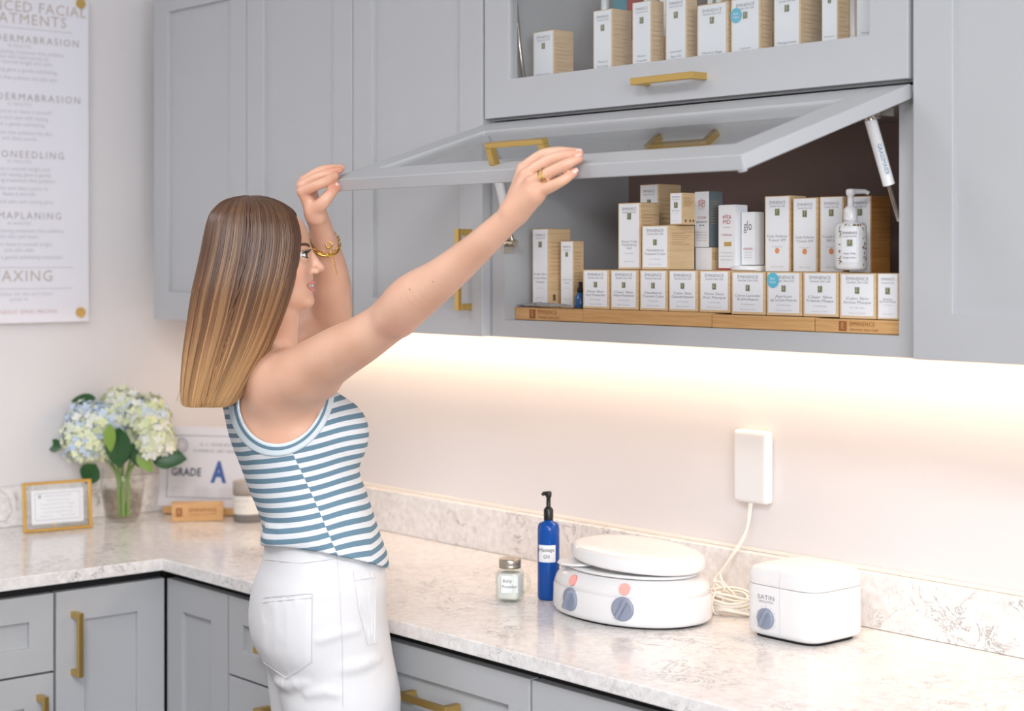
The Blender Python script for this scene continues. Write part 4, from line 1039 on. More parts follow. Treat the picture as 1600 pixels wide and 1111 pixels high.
# neck, head
body.cap(PX3(412, 575, 2.83), PX3(423, 480, 2.775), .050, .047, .03)
M_h = None
AH = math.radians(2); hf = np.array((math.cos(AH), math.sin(AH), 0)); hl = np.array((-math.sin(AH), math.cos(AH), 0)); Mh = np.stack([hf, hl, za])
HB = 2.77
def HP(u, v, side=0.): # head point in the profile plane (mid-sagittal) with sideways offset
    A = (u-800)/FPX*HB; x = A/hf[0]; base = np.array((A, HB, (HV-v)/FPX*HB)); c = np.array(((410-800)/FPX*HB, HB, 0)); d = (A-c[0])/hf[0]
    return c+hf*d+np.array((0, 0, base[2]))+hl*side
body.ell(HP(406, 383), (.074, .066, .070), Mh, .01)        # cranium
body.ell(HP(447, 380), (.036, .056, .044), Mh, .015)        # forehead mass
body.ell(HP(453, 420), (.036, .056, .055), Mh, .012)       # mid face
body.ell(HP(456, 449), (.031, .046, .034), Mh, .010)       # mouth region
body.cap(HP(436, 464), HP(473, 466), .019, .0135, .012)      # chin / jaw
body.cap(HP(425, 455, -.044), HP(469, 466, -.010), .016, .012, .014); body.cap(HP(425, 455, .044), HP(469, 466, .010), .016, .012, .014)
body.ell(HP(480, 471), (.0110, .015, .0105), Mh, .008)     # chin point
for s_ in (-1, 1):
    body.ell(HP(473, 386, s_*.022), (.011, .018, .0055), Mh, .008)    # brow ridge
    body.ell(HP(460, 421, s_*.037), (.018, .017, .019), Mh, .015)      # cheek
    body.ell(HP(481, 398, s_*.036), (.009, .013, .0085), Mh, .008, 's') # eye socket
    ec = HP(471.5, 398, s_*.031)
    body.ell(ec, (.0132, .0132, .0132), None, .003)                          # lids
    body.ell(ec+hf*.0085+hl*s_*.0065, (.0110, .0125, .0043), Mh, .0015, 's')
body.cap(HP(481, 391), HP(498, 416), .0055, .0068, .008)      # nose ridge
body.ell(HP(499.5, 419), (.0072, .0080, .0066), Mh, .006)
for s_ in (-1, 1): body.ell(HP(492.5, 423, s_*.0105), (.0078, .0058, .0056), Mh, .004)
body.ell(HP(482, 437), (.0068, .012, .007), Mh, .006)         # upper lip mound
body.ell(HP(482, 454), (.0066, .014, .0056), Mh, .005)
for s_ in (-1,): body.ell(HP(497, 426.2, s_*.006), (.004, .0022, .0018), Mh, .002, 's')
body.cap(HP(489.5, 446.2, -.022), HP(492.5, 446.2, .01), .0022, .0022, .003, 's') # parted mouth
body.cap(HP(482, 445.2, -.024), HP(487, 446.5, -.010), .0022, .0028, .003, 's')
for s_ in (-1, 1): body.ell(HP(424, 418, s_*.070), (.014, .007, .028), Mh, .006)  # ears
# right arm (near)
body.limb([PX3(440, 600, 2.74), PX3(468, 588, 2.705), PX3(496, 572, 2.68), PX3(529, 551, 2.645), PX3(566, 530, 2.61), PX3(601, 506, 2.58), PX3(622, 488, 2.555), PX3(645, 466, 2.53), PX3(690, 434, 2.49), PX3(736, 396, 2.45), PX3(768, 367, 2.42), PX3(797, 340, 2.397)],
          [.050, .0475, .0450, .0410, .0365, .0335, .0355, .0365, .0295, .0238, .0210, .0182], .03)
body.ell(PX3(626, 508, 2.555), (.014, .014, .012), None, .015)      # elbow
body.cap(PX3(468, 618, 2.75), PX3(505, 596, 2.70), .030, .020, .03)   # back of upper arm
body.cap(PX3(428, 645, 2.80), PX3(446, 612, 2.76), .040, .034, .03)
# right hand: back of hand to the camera
kR = {'i': (PX3(818, 264, 2.405)), 'm': PX3(822, 274, 2.385), 'r': PX3(831, 285, 2.368), 'p': PX3(843, 299, 2.36)}
wr = PX3(798, 334, 2.395)
for n_, r1, r2 in (('i', .0130, .0098), ('m', .0140, .0104), ('r', .0140, .0102), ('p', .0128, .0092)):
    body.cap(wr+(kR[n_]-wr)*.08, kR[n_], r1, r2, .009)
body.cap(PX3(812, 330, 2.39), PX3(836, 306, 2.365), .015, .012, .012)
FR = .0078
body.chain([kR['i'], PX3(846, 243, 2.39), PX3(872, 238, 2.375), PX3(900, 238.5, 2.362)], [.0100, .0083, .0080, .0066], .0022)
body.chain([kR['m'], PX3(854, 253, 2.372), PX3(880, 244, 2.358), PX3(905, 240.5, 2.350)], [.0096, .0090, .0081, .0068], .0022)
body.chain([kR['r'], PX3(862, 268, 2.350), PX3(884, 257, 2.342), PX3(904, 248, 2.342)], [.0094, .0083, .0079, .0066], .0022)
body.chain([kR['p'], PX3(868, 288, 2.346), PX3(884, 279, 2.343), PX3(897, 269, 2.348)], [.0094, .0078, .0070, .0060], .0022)
body.chain([PX3(808, 318, 2.415), PX3(838, 300, 2.42), PX3(862, 283, 2.41), PX3(884, 272, 2.395)], [.014, .0115, .0098, .0082], .010)
# left arm (far)
body.limb([PX3(395, 565, 2.98), PX3(440, 545, 3.0), PX3(480, 518, 3.01), PX3(512, 497, 3.00), PX3(519, 480, 2.985)], [.048, .043, .040, .037, .034], .03)
body.limb([PX3(518, 486, 2.985), PX3(515, 450, 2.955), PX3(512, 415, 2.92), PX3(507, 380, 2.875), PX3(499, 350, 2.83), PX3(494, 335, 2.805)], [.034, .037, .0315, .0222, .0192, .0185], .008)
wl = PX3(493, 336, 2.80)
kL = {'i': PX3(473, 299, 2.782), 'm': PX3(472, 290, 2.800), 'r': PX3(476, 283, 2.820), 'p': PX3(484, 280, 2.838)}
for n_, r1, r2 in (('i', .0115, .0098), ('m', .0115, .0096), ('r', .0115, .0094), ('p', .0120, .0088)): body.cap(wl, kL[n_], r1, r2, .009)
body.chain([kL['i'], PX3(495, 289.5, 2.770), PX3(511, 282, 2.774), PX3(524, 275, 2.785)], [.0096, .0086, .0078, .0066], .0022)
body.chain([kL['m'], PX3(496, 277, 2.790), PX3(514, 270, 2.792), PX3(530, 266, 2.800)], [.0096, .0083, .0078, .0068], .0022)
body.chain([kL['r'], PX3(500, 268, 2.813), PX3(517, 264, 2.815), PX3(533, 263, 2.820)], [.0100, .0085, .0076, .0066], .0022)
body.chain([kL['p'], PX3(505, 266, 2.835), PX3(518, 264, 2.838), PX3(530, 265, 2.842)], [.0090, .0075, .0068, .0060], .0022)
body.chain([PX3(490, 328, 2.79), PX3(503, 318, 2.776), PX3(514, 305, 2.776), PX3(525, 292, 2.790)], [.0130, .0108, .0096, .0086], .008)
V, Q = surface(body)
BODYD = body
root = thing('person', tuple(toW([(-.33, 2.86, -1.52)])[0]), 'smiling person in striped sleeveless top and white jeans, both hands lifting the glass cabinet door', 'person')
skin = mat('skin', (226, 178, 152), .42, Subsurface_Weight=.12, Subsurface_Scale=.012)
BS(skin).inputs['Subsurface Radius'].default_value = (1, .4, .25)
tc = N(skin, 'ShaderNodeTexCoord'); n1 = N(skin, 'ShaderNodeTexNoise', Scale=16.0, Detail=3.0); L(skin, tc.outputs['Object'], n1.inputs['Vector'])
at = N(skin, 'ShaderNodeAttribute'); at.attribute_name = 'flush'
cr = ramp(skin, n1.outputs[0], [(.3, (220, 170, 142)), (.7, (230, 184, 158))])
mx = N(skin, 'ShaderNodeMix', data_type='RGBA'); L(skin, at.outputs['Fac'], mx.inputs[0]); L(skin, cr, mx.inputs[6]); mx.inputs[7].default_value = (*lin((.84, .52, .44)), 1)
L(skin, mx.outputs[2], BS(skin).inputs['Base Color']); bump(skin, 260, .05, .0006)
fl = np.zeros(len(V))
def addfl(c, r, s):
    global fl
    fl = np.maximum(fl, s*np.exp(-((V-np.array(c))**2).sum(1)/r**2))
for c, r, s in [(kR[k], .012, .35) for k in kR]+[(kL[k], .012, .5) for k in kL]+[(PX3(905, 243, 2.345), .02, .5), (PX3(900, 268, 2.35), .014, .5), (PX3(528, 268, 2.80), .02, .6), (PX3(525, 291, 2.78), .014, .6),
        (PX3(618, 512, 2.54), .022, .35), (HP(468, 425, -.045), .022, .35), (HP(500, 419), .010, .2), (PX3(500, 300, 2.79), .02, .5)]: addfl(c, r, s)
body_o = npmesh('body', V, Q, skin, root, {'flush': fl}); body_o['label'] = 'bare arms, hands, neck and face'
# ---- face details
def small(name, mb, label=None):
    o = mb.build(name, root)
    if label: o['label'] = label
    return o
lipm = mat('lip_pink', (212, 136, 128), .35); browm = mat('brow_brown', (92, 62, 44), .7); dark = mat('lash_black', (28, 20, 18), .6); eyew = mat('eye_white', (236, 232, 228), .15); iris = mat('iris_brown', (70, 46, 34), .15); teeth = mat('teeth', (246, 242, 236), .2)
W1 = lambda p: toW([p])[0]
for s_ in (-1, 1):
    c = HP(471.5, 398, s_*.031); cw = W1(c)
    m = MB(); m.lathe([(.0118*math.sin(t)+.0001, -.0118*math.cos(t)) for t in np.linspace(.01, PI-.01, 14)], tuple(cw), eyew, 24)
    e = m.build('eye', root, smooth_all=True)
    gd = hf*.93+za*.12+hl*s_*.25; gd /= np.linalg.norm(gd); pc_ = c+gd*.0098; 
    m = MB(); e1 = np.cross(gd, za); e1 /= np.linalg.norm(e1); e2 = np.cross(gd, e1)
    m.add([W1(c+gd*.0125)]+[W1(c+gd*.0106+(e1*math.cos(t)+e2*math.sin(t))*.0056) for t in np.linspace(0, 2*PI, 20, False)], [(0, i+1, (i+1) % 20+1) for i in range(20)], iris, True)
    ir = m.build('iris', e); ir['label'] = 'dark brown iris'
    m = MB()
    arc = [c+(hf*math.cos(t)+hl*s_*math.sin(t))*.0128+za*(.0048-.003*abs(t-.35)) for t in np.linspace(-.15, 1.25, 10)]
    m.tube([W1(p) for p in arc], [.0011]*10, dark, 6)
    for t in np.linspace(0, 1.2, 9):
        d = hf*math.cos(t)+hl*s_*math.sin(t); p = c+d*.0128+za*.0045
        m.tube([W1(p), W1(p+d*.003+za*.0016), W1(p+d*.005+za*.0042)], [.0006, .0005, .0002], dark, 4)
    arc2 = [c+(hf*math.cos(t)+hl*s_*math.sin(t))*.0124-za*(.0052-.003*abs(t-.35)) for t in np.linspace(.0, 1.25, 8)]
    m.tube([W1(p) for p in arc2], [.0007]*8, dark, 5)
    small('eyelashes', m)
    m = MB(); m.tube([W1(HP(483.5, 386.0, s_*.014)), W1(HP(483.2, 384.0, s_*.023)), W1(HP(479.5, 382.2, s_*.034)), W1(HP(473, 382.6, s_*.043)), W1(HP(466, 386, s_*.051))], [.0018, .0028, .0028, .0024, .0008], browm, 8); small('eyebrow', m)
m = MB()
m.tube([W1(HP(481.5, 445.0, -.0235)), W1(HP(486.3, 442.3, -.0165)), W1(HP(489.5, 440.6, -.0075)), W1(HP(490.3, 441.3, 0)), W1(HP(489.5, 440.6, .0075)), W1(HP(478.5, 444.6, .024))], [.0006, .0024, .0030, .0026, .0028, .0006], lipm, 10)
small('upper_lip', m)
m = MB(); m.tube([W1(HP(481.5, 446.0, -.023)), W1(HP(485.8, 450.0, -.0165)), W1(HP(488.6, 452.0, -.0085)), W1(HP(489.8, 452.4, 0)), W1(HP(488.6, 452.0, .0085)), W1(HP(478.5, 446.0, .0235))], [.0006, .0026, .0036, .0038, .0036, .0006], lipm, 10)
small('lower_lip', m)
m = MB(); m.tube([W1(HP(483.5, 446.2, -.017)), W1(HP(486.8, 446.4, -.009)), W1(HP(487.6, 446.4, 0)), W1(HP(486.8, 446.4, .009))], .0030, teeth, 8); small('teeth', m)
# nails
nailm = mat('nail', (234, 190, 176), .25)
m = None
def nail(p, d, up, s=.0034):
    d = d/np.linalg.norm(d); up = up-d*np.dot(up, d); up /= np.linalg.norm(up); sd = np.cross(d, up)
    mb = MB(); vs = []
    for i in range(5):
        for j in range(5):
            a, b = (i/4-.5)*2, (j/4-.5)*2; vs.append(W1(p+d*s*a*1.25+sd*s*b*(1-.25*max(a, 0)**2)+up*(.0012-.0022*b*b-.0010*max(a, 0))))
    mb.add(vs, [(5*i+j, 5*i+j+1, 5*i+j+6, 5*i+j+5) for i in range(4) for j in range(4)], nailm, True); mb.build('fingernail', root)
nail(PX3(524, 291, 2.79)+np.array((.002, -.0088, .001)), np.array((.5, -.1, .6)), np.array((.2, -1, .1)))
nail(PX3(904, 248, 2.342)+np.array((-.001, -.003, .0058)), np.array((.9, 0, .35)), np.array((0, -.45, .9)))
nail(PX3(905, 240.5, 2.35)+np.array((-.001, -.003, .0060)), np.array((.95, 0, .15)), np.array((0, -.4, .9)))
nail(PX3(897, 269, 2.348)+np.array((0, -.0055, .002)), np.array((.8, 0, .6)), np.array((-.2, -.9, .4)), .0040)
# ---- tank top
def zoff(u, v): return (u-800)/FPX*BC, (HV-v)/FPX*BC
sh = Field((-.60, -.10), (2.60, 3.14), (-.56, -.12), .0028)
torso_full(sh, .0030)
# bunched fabric at the back waist
def surfB(fld, A, Z):
    i0, k0 = int((A-fld.o[0])/fld.h+.5), int((Z-fld.o[2])/fld.h+.5)
    if not (0 <= i0 < fld.n[0] and 0 <= k0 < fld.n[2]): return None
    col = fld.d[i0, :, k0]; j = int(np.argmax(col < 0))
    if col[j] >= 0: return None
    t = col[j-1]/(col[j-1]-col[j]+1e-9) if j else 0
    return fld.o[1]+(j-1+t)*fld.h
def onfield(fld, u, v, off=.0):
    B = BC-.15
    for _ in range(5):
        p = PX3(u, v, B); nb = surfB(fld, p[0], p[2])
        if nb is None: return None
        B = nb
    return PX3(u, v, B-off)
def folds(fld, L_, kk=.010):
    out = []
    for pts, r_, dep in L_:
        P = []; 
        for i in range(len(pts)-1):
            for t in np.linspace(0, 1, 8, False):
                q = onfield(fld, pts[i][0]+(pts[i+1][0]-pts[i][0])*t, pts[i][1]+(pts[i+1][1]-pts[i][1])*t, -r_*dep)
                if q is not None: P.append(q)
        if len(P) > 3: out.append((P, r_))
    for P, r_ in out:
        n_ = len(P); fld.limb(P, [r_*(.35+.65*math.sin(PI*(i+.5)/n_)) for i in range(n_)], kk, 2)
folds(sh, [([(414, 834), (432, 842), (470, 850)], .015, .3), ([(418, 820), (450, 834), (500, 838)], .007, .5), ([(470, 846), (510, 852), (545, 850)], .006, .5), ([(412, 846), (428, 853), (458, 858)], .012, .5), ([(500, 826), (540, 822), (575, 806)], .005, .6)])
a = (sh.o[0]+sh.h*np.arange(sh.n[0]))[:, None, None]; b = (sh.o[1]+sh.h*np.arange(sh.n[1]))[None, :, None]; z = (sh.o[2]+sh.h*np.arange(sh.n[2]))[None, None, :]
z = z.astype(np.float32)
outer = sh.d.copy()
U_ = 800+a*FPX/b; V_ = HV-z*FPX/b
def arm_d(U, Vv):   # distance-like measure to the arm hole rim (in metres), negative inside the hole
    x = (U-(434-.12*(Vv-620)*0))/1.0; 
    ax_, ay_ = 67., 78.; cx_, cy_ = 440., 617.
    X = (U-cx_)+(Vv-cy_)*.10; Y = (Vv-cy_); Y = np.where(Y > 0, Y/ay_, Y/64.); X = X/ax_
    rr = np.sqrt(X*X+Y*Y)+1e-6
    return (rr-1)*70*BC/FPX
side = (a-Nc[0])*la[0]+(b-Nc[1])*la[1]
ad = arm_d(U_, V_)
# the same hole for both arms, measured along the body's lateral axis
neckd = np.sqrt(((a-Nc[0])*fa[0]+(b-Nc[1])*fa[1]-.02)**2+side**2+((z-(HV-556)/FPX*BC-.01)*1.0)**2)-.068
hem = (V_-(853+35*np.clip((U_-410)/197, 0, 1)**1.6))*BC/FPX
top = (520-V_)*BC/FPX
cut = np.maximum(np.maximum(-ad, -neckd), np.maximum(hem, top)).astype(np.float32)
sh.d = np.maximum(outer, cut)
V, Q = surface(sh)
U1 = 800+V[:, 0]*FPX/V[:, 1]; V1 = HV-V[:, 2]*FPX/V[:, 1]
seam = V[:, 0]-((471+.56*(V1-700)*.8-800)/FPX*BC)
x_ = V[:, 0]; 
# stripes run level round a torso that leans back: measure along the leaning axis
sA = V[:, 2]*math.cos(.25)-V[:, 0]*math.sin(.25)
sag = .35*np.clip((395-U1)/40, 0, 2)*.012
sA = sA+sag+.006*np.sin((U1-420)/60)
sB = sA+.0065+.012*np.clip((U1-520)/60, 0, 1)**2
ad1 = arm_d(U1, V1)
top_o = npmesh('tank_top', V, Q, None or skin, root, {'sa': sA, 'sb': sB, 'seam': seam, 'rim': ad1, 'fold': (V1-838)})
stripe = mat('striped_jersey', (220, 226, 228), .85)
def attr(m, n): q = N(m, 'ShaderNodeAttribute'); q.attribute_name = n; return q.outputs['Fac']
def math_(m, op, a, b=None):
    q = N(m, 'ShaderNodeMath', operation=op)
    for i, v in enumerate((a, b)):
        if v is None: continue
        if hasattr(v, 'links'): L(m, v, q.inputs[i])
        else: q.inputs[i].default_value = v
    return q.outputs[0]
def stripef(m, n): return math_(m, 'GREATER_THAN', math_(m, 'FRACT', math_(m, 'MULTIPLY', math_(m, 'ADD', attr(m, n), 2.0), 1/.0157)), .50)
st1, st2 = stripef(stripe, 'sa'), stripef(stripe, 'sb'); sel = math_(stripe, 'GREATER_THAN', attr(stripe, 'seam'), 0.0)
q = N(stripe, 'ShaderNodeMix', data_type='FLOAT'); L(stripe, sel, q.inputs[0]); L(stripe, st1, q.inputs[2]); L(stripe, st2, q.inputs[3])
mx = N(stripe, 'ShaderNodeMix', data_type='RGBA'); L(stripe, q.outputs[0], mx.inputs[0]); mx.inputs[6].default_value = (*lin((.88, .89, .90)), 1); mx.inputs[7].default_value = (*lin((.41, .53, .60)), 1)
L(stripe, mx.outputs[2], BS(stripe).inputs['Base Color']); bump(stripe, 900, .15, .0006)
top_o.data.materials.clear(); top_o.data.materials.append(stripe); top_o['label'] = 'blue and white striped sleeveless top'
# arm hole binding: strip lying just outside the rim
bd = Field((-.60, -.10), (2.60, 2.90), (-.36, -.12), .0024)
torso_full(bd, .0062)
a = (bd.o[0]+bd.h*np.arange(bd.n[0]))[:, None, None]; b = (bd.o[1]+bd.h*np.arange(bd.n[1]))[None, :, None]; z = (bd.o[2]+bd.h*np.arange(bd.n[2]))[None, None, :].astype(np.float32)
ad = arm_d(800+a*FPX/b, HV-z*FPX/b); topc = (535-(HV-z*FPX/b))*BC/FPX
bd.d = np.maximum(np.maximum(bd.d, -(bd.d+.0062)), np.maximum(np.maximum(-(ad+.0015), ad-.0175), topc)+0*b).astype(np.float32)
V, Q = surface(bd)
rim = arm_d(800+V[:, 0]*FPX/V[:, 1], HV-V[:, 2]*FPX/V[:, 1])
bo = npmesh('armhole_binding', V, Q, skin, top_o, {'rim': rim}); bm_ = mat('binding_jersey', (214, 226, 232), .85)
f0 = attr(bm_, 'rim'); c1 = math_(bm_, 'MULTIPLY', math_(bm_, 'GREATER_THAN', f0, .0035), math_(bm_, 'LESS_THAN', f0, .0085))
mx = N(bm_, 'ShaderNodeMix', data_type='RGBA'); L(bm_, c1, mx.inputs[0]); mx.inputs[6].default_value = (*lin((.84, .88, .90)), 1); mx.inputs[7].default_value = (*lin((.41, .53, .60)), 1)
L(bm_, mx.outputs[2], BS(bm_).inputs['Base Color']); bo.data.materials.clear(); bo.data.materials.append(bm_); bo['label'] = 'ribbed armhole edging with one blue line'
for u, v in ((676, 440), (755, 398), (548, 511), (640, 452)):
    q = onfield(BODYD, u, v, .0001)
    if q is not None: MB().lathe([(.0001, -.0009), (.0009, 0), (.0001, .0009)], tuple(W1(q)), mat('mole_brown', (120, 74, 54), .6), 8).build('mole', root)
# ---- trousers
tr = Field((-.56, -.14), (2.62, 3.12), (-1.50, -.42), .0042)
torso_field(tr, HIPS, .002, .02)
for s_, A0, A1, A2 in ((-1, 524, 528, 512), (1, 524, 528, 512)):
    hp = PX3(521, 1085, 2.805)+la*s_*.064; kn = np.array((-.285+la[0]*s_*.085, 2.80+la[1]*s_*.085, -1.02)); an = np.array((-.345+la[0]*s_*.09, 2.80+la[1]*s_*.09, -1.42))
    tr.cap(hp, kn, .089, .062, .03); tr.cap(kn, an, .060, .050, .02)
folds(tr, [([(432, 1066), (452, 1070), (485, 1066)], .008, .6), ([(500, 930), (525, 922), (550, 925)], .006, .7),
    ([(535, 1046), (560, 1040), (592, 1030)], .007, .5), ([(500, 1000), (530, 990), (560, 985)], .003, .5), ([(480, 1085), (510, 1080), (530, 1085)], .004, .5)], .012)
a = (tr.o[0]+tr.h*np.arange(tr.n[0]))[:, None, None]; b = (tr.o[1]+tr.h*np.arange(tr.n[1]))[None, :, None]; z = (tr.o[2]+tr.h*np.arange(tr.n[2]))[None, None, :].astype(np.float32)
tr.d = np.maximum(tr.d, (836-(HV-z*FPX/b))*BC/FPX+0*a).astype(np.float32)
TRD = tr
V, Q = surface(tr)
denim = mat('white_denim', (226, 225, 226), .8); bump(denim, 700, .2, .0006)
to = npmesh('trousers', V, Q, denim, root); to['label'] = 'high-waisted white jeans'
# seams and pockets hug the trouser surface as seen on the near side
def onsurf(u, v, off=.0008): return onfield(TRD, u, v, off)
def seamline(pts, r=.0009, n=14, off=.0006):
    P = []
    for i in range(len(pts)-1):
        for t in np.linspace(0, 1, n, False): P.append((pts[i][0]+(pts[i+1][0]-pts[i][0])*t, pts[i][1]+(pts[i+1][1]-pts[i][1])*t))
    P.append(pts[-1]); Q_ = [onsurf(u, v, off) for u, v in P]; Q_ = [W1(q) for q in Q_ if q is not None]
    return Q_
stitch = mat('stitch_white', (222, 220, 222), .8)
def patch(pts, th, name, par, mm, label=None, cols=14, rows_=14):
    """pts: 4 corners TL,TR,BR,BL (+ optional bottom point) laid on the trousers"""
    TL, TR, BR, BL = [np.array(p, float) for p in pts[:4]]; dip = pts[4] if len(pts) > 4 else 0
    m = MB(); G = []
    for j in range(rows_):
        for i in range(cols):
            s, t = i/(cols-1), j/(rows_-1); p = (TL*(1-s)+TR*s)*(1-t)+(BL*(1-s)+BR*s)*t; p = p+np.array((0, dip*t*(1-abs(2*s-1))))
            q = onsurf(p[0], p[1], th if 0 < i < cols-1 and 0 < j < rows_-1 else -.0006)
            if q is None: q = onsurf(p[0]+6*(1 if p[0] < 480 else -1), p[1], 0)
            if q is None: return None
            G.append(W1(q))
    m.add(G, [(j*cols+i, (j+1)*cols+i, (j+1)*cols+i+1, j*cols+i+1) for j in range(rows_-1) for i in range(cols-1)], mm, True)
    o = m.build(name, par)
    if label: o['label'] = label
    return o
pk = patch([(408, 932), (488, 926), (487, 1036), (409, 1030), 26], .0022, 'back_pocket', to, denim)
fp = patch([(552, 896), (586, 891), (590, 1003), (575, 1008), 0], .0016, 'front_pocket', to, denim)
for pts, nm in (([(409, 934), (488, 927), (487, 1034), (447, 1060), (412, 1035)], 'stitching'), ([(410, 941), (487, 934)], 'stitching'),
            ([(526, 862), (531, 930), (535, 1010), (536, 1105)], 'side_seam'), ([(552, 893), (560, 950), (575, 1008), (590, 1003)], 'stitching'), ([(553, 907), (587, 902)], 'stitching'),
            ([(413, 874), (470, 880), (524, 873), (560, 880)], 'waistband_seam')):
    q = seamline(pts, off=.003 if nm == 'stitching' and pts[0][0] in (409, 410, 552, 553) else .0016)
    if len(q) > 3: MB().tube(q, .0006, stitch, 6).build(nm, to)
bl_ = patch([(482, 853), (497, 852), (498, 880), (483, 881), 0], .0045, 'belt_loop', to, denim)
# shoes
for s_ in (-1, 1):
    an = np.array((-.345+la[0]*s_*.09, 2.80+la[1]*s_*.09, -1.47)); m = MB()
    f = Field((-.52, -.1), (2.6, 3.1), (-1.53, -1.36), .005); f.cap(an+fa*-.02+za*.0, an+fa*.13+za*-.02, .038, .028, .02); f.cap(an, an+za*.06, .036, .04, .02); f.cap(an+fa*.06-la*s_*-.0, an+fa*.12+za*-.02, .036, .030, .02)
    zz = (f.o[2]+f.h*np.arange(f.n[2]))[None, None, :]; f.d = np.maximum(f.d, (-1.519-zz)+0*f.d).astype(np.float32)
    V, Q = surface(f); npmesh('shoe', V, Q, mat('shoe_tan', (190, 160, 136), .6), root)['label'] = 'plain tan shoe'
# ---- jewellery
def ringaround(c, ax, r, tr_, m, name, par, n=40, wob=0, squash=1.):
    ax = ax/np.linalg.norm(ax); e1 = np.cross(ax, (0, 1, .1)); e1 /= np.linalg.norm(e1); e2 = np.cross(ax, e1)
    pts = [W1(c+e1*r*math.cos(t)+e2*r*squash*math.sin(t)+ax*wob*math.sin(3*t)) for t in np.linspace(0, 2*PI, n, False)]
    return m.tube(pts, tr_, mat('gold_jewel', (222, 180, 92), .22, 1.0), 8, closed=True)
fx = PX3(499, 350, 2.83)-PX3(512, 415, 2.92)
c = PX3(507, 382, 2.876); m = MB(); ringaround(c+za*-.002, fx+np.array((.03, .02, -.0)), .0240, .0022, m, '', None, squash=.98); m.build('bangle', root)['label'] = 'plain gold bangle on the raised left wrist'
m = MB(); ax = (fx+np.array((.045, .0, -.0))); ax /= np.linalg.norm(ax); e1 = np.cross(ax, (0, 1, .1)); e1 /= np.linalg.norm(e1); e2 = np.cross(ax, e1); cc = c+za*.006
nl = 22
for i in range(nl):
    t = 2*PI*i/nl; p = cc+(e1*math.cos(t)+e2*math.sin(t))*.0248; tg = -e1*math.sin(t)+e2*math.cos(t); nm = ax if i % 2 else np.cross(ax, tg)
    m.tube([W1(p+tg*.0062*math.cos(q)+nm*.0036*math.sin(q)) for q in np.linspace(0, 2*PI, 12, False)], .0009, mat('gold_jewel'), 5, closed=True)
p = PX3(514.5, 383, 2.846)
m.tube([W1(p+np.array((.005*math.cos(q), 0, .005*math.sin(q)))) for q in np.linspace(0, 2*PI, 18, False)], .0013, mat('gold_jewel'), 6, closed=True)
for i in range(11): m.tube([W1(PX3(517+i*.7, 391+i*3.6, 2.846)+np.array((.0018*math.cos(q), .001*i, .0024*math.sin(q)))) for q in np.linspace(0, 2*PI, 8, False)], .0004, mat('gold_jewel'), 4, closed=True)
m.build('chain_bracelet', root)['label'] = 'gold link bracelet with a dangling chain'
d = PX3(862, 268, 2.350)-kR['r']; c = kR['r']+d*.62
m = MB(); ringaround(c, d, .0101, .0010, m, '', None, 30); ringaround(c+d*.09, d, .0100, .0010, m, '', None, 30); ringaround(c-d*.09, d, .0103, .0008, m, '', None, 30)
dia = mat('diamond', (250, 250, 255), .02, 0, Transmission_Weight=.6, IOR=2.2)
for t in np.linspace(-.4, 1.6, 9):
    e1 = np.cross(d/np.linalg.norm(d), (0, 1, .1)); e1 /= np.linalg.norm(e1); e2 = np.cross(d/np.linalg.norm(d), e1)
m.build('finger_rings', root)['label'] = 'stacked gold rings'
m = MB()
for t in np.linspace(0, 2*PI, 14, False):
    dn = d/np.linalg.norm(d); e1 = np.cross(dn, (0, 1, .1)); e1 /= np.linalg.norm(e1); e2 = np.cross(dn, e1); pp = W1(c+d*.045+(e1*math.cos(t)+e2*math.sin(t))*.0106)
    m.lathe([(.0001, -.0011), (.0013, 0), (.0001, .0011)], tuple(pp), dia, 6)
m.build('ring_stones', root)['label'] = 'small clear stones on the rings'
# ---- hair
HL = [(306, 383, 405), (308, 370, 417), (312, 357, 432), (318, 347, 447), (326, 340, 460), (336, 334, 468), (350, 330, 474), (370, 326, 478), (395, 321.5, 477), (420, 316, 473), (450, 309, 466), (480, 303, 456),
      (510, 298, 444), (540, 293, 430), (570, 290, 412), (600, 287.5, 394), (620, 287, 380), (640, 289, 366)]
HLn = np.array(HL, float)
def hair_sec(v):
    l = np.interp(v, HLn[:, 0], HLn[:, 1]); r = np.interp(v, HLn[:, 0], HLn[:, 2])
    rb = np.interp(v, [306, 309, 315, 325, 340, 360, 400, 460, 520, 580, 640], [.012, .030, .050, .066, .079, .087, .091, .094, .100, .108, .112])
    bc = np.interp(v, [306, 450, 560, 640], [2.775, 2.775, 2.80, 2.82])
    return l, r, rb, bc
TH0, TH1 = math.radians(24), math.radians(322)
def hair_pt(th, v, sh=1.0):
    l, r, rb, bc = hair_sec(v); A0, A1 = (l-800)/FPX*HB, (r-800)/FPX*HB; ac, ra = (A0+A1)/2, (A1-A0)/2
    n = 3.4; c_, s_ = math.cos(th), math.sin(th)
    ex = math.copysign(abs(c_)**(2/n), c_); ey = math.copysign(abs(s_)**(2/n), s_)
    if s_ < 0 and c_ > 0: ex *= np.interp(v, [306, 335, 380], [1, .93, .62])      # far side kept behind the face
    return np.array((ac+ra*ex*sh, bc-rb*ey*sh, (HV-v)/FPX*HB))
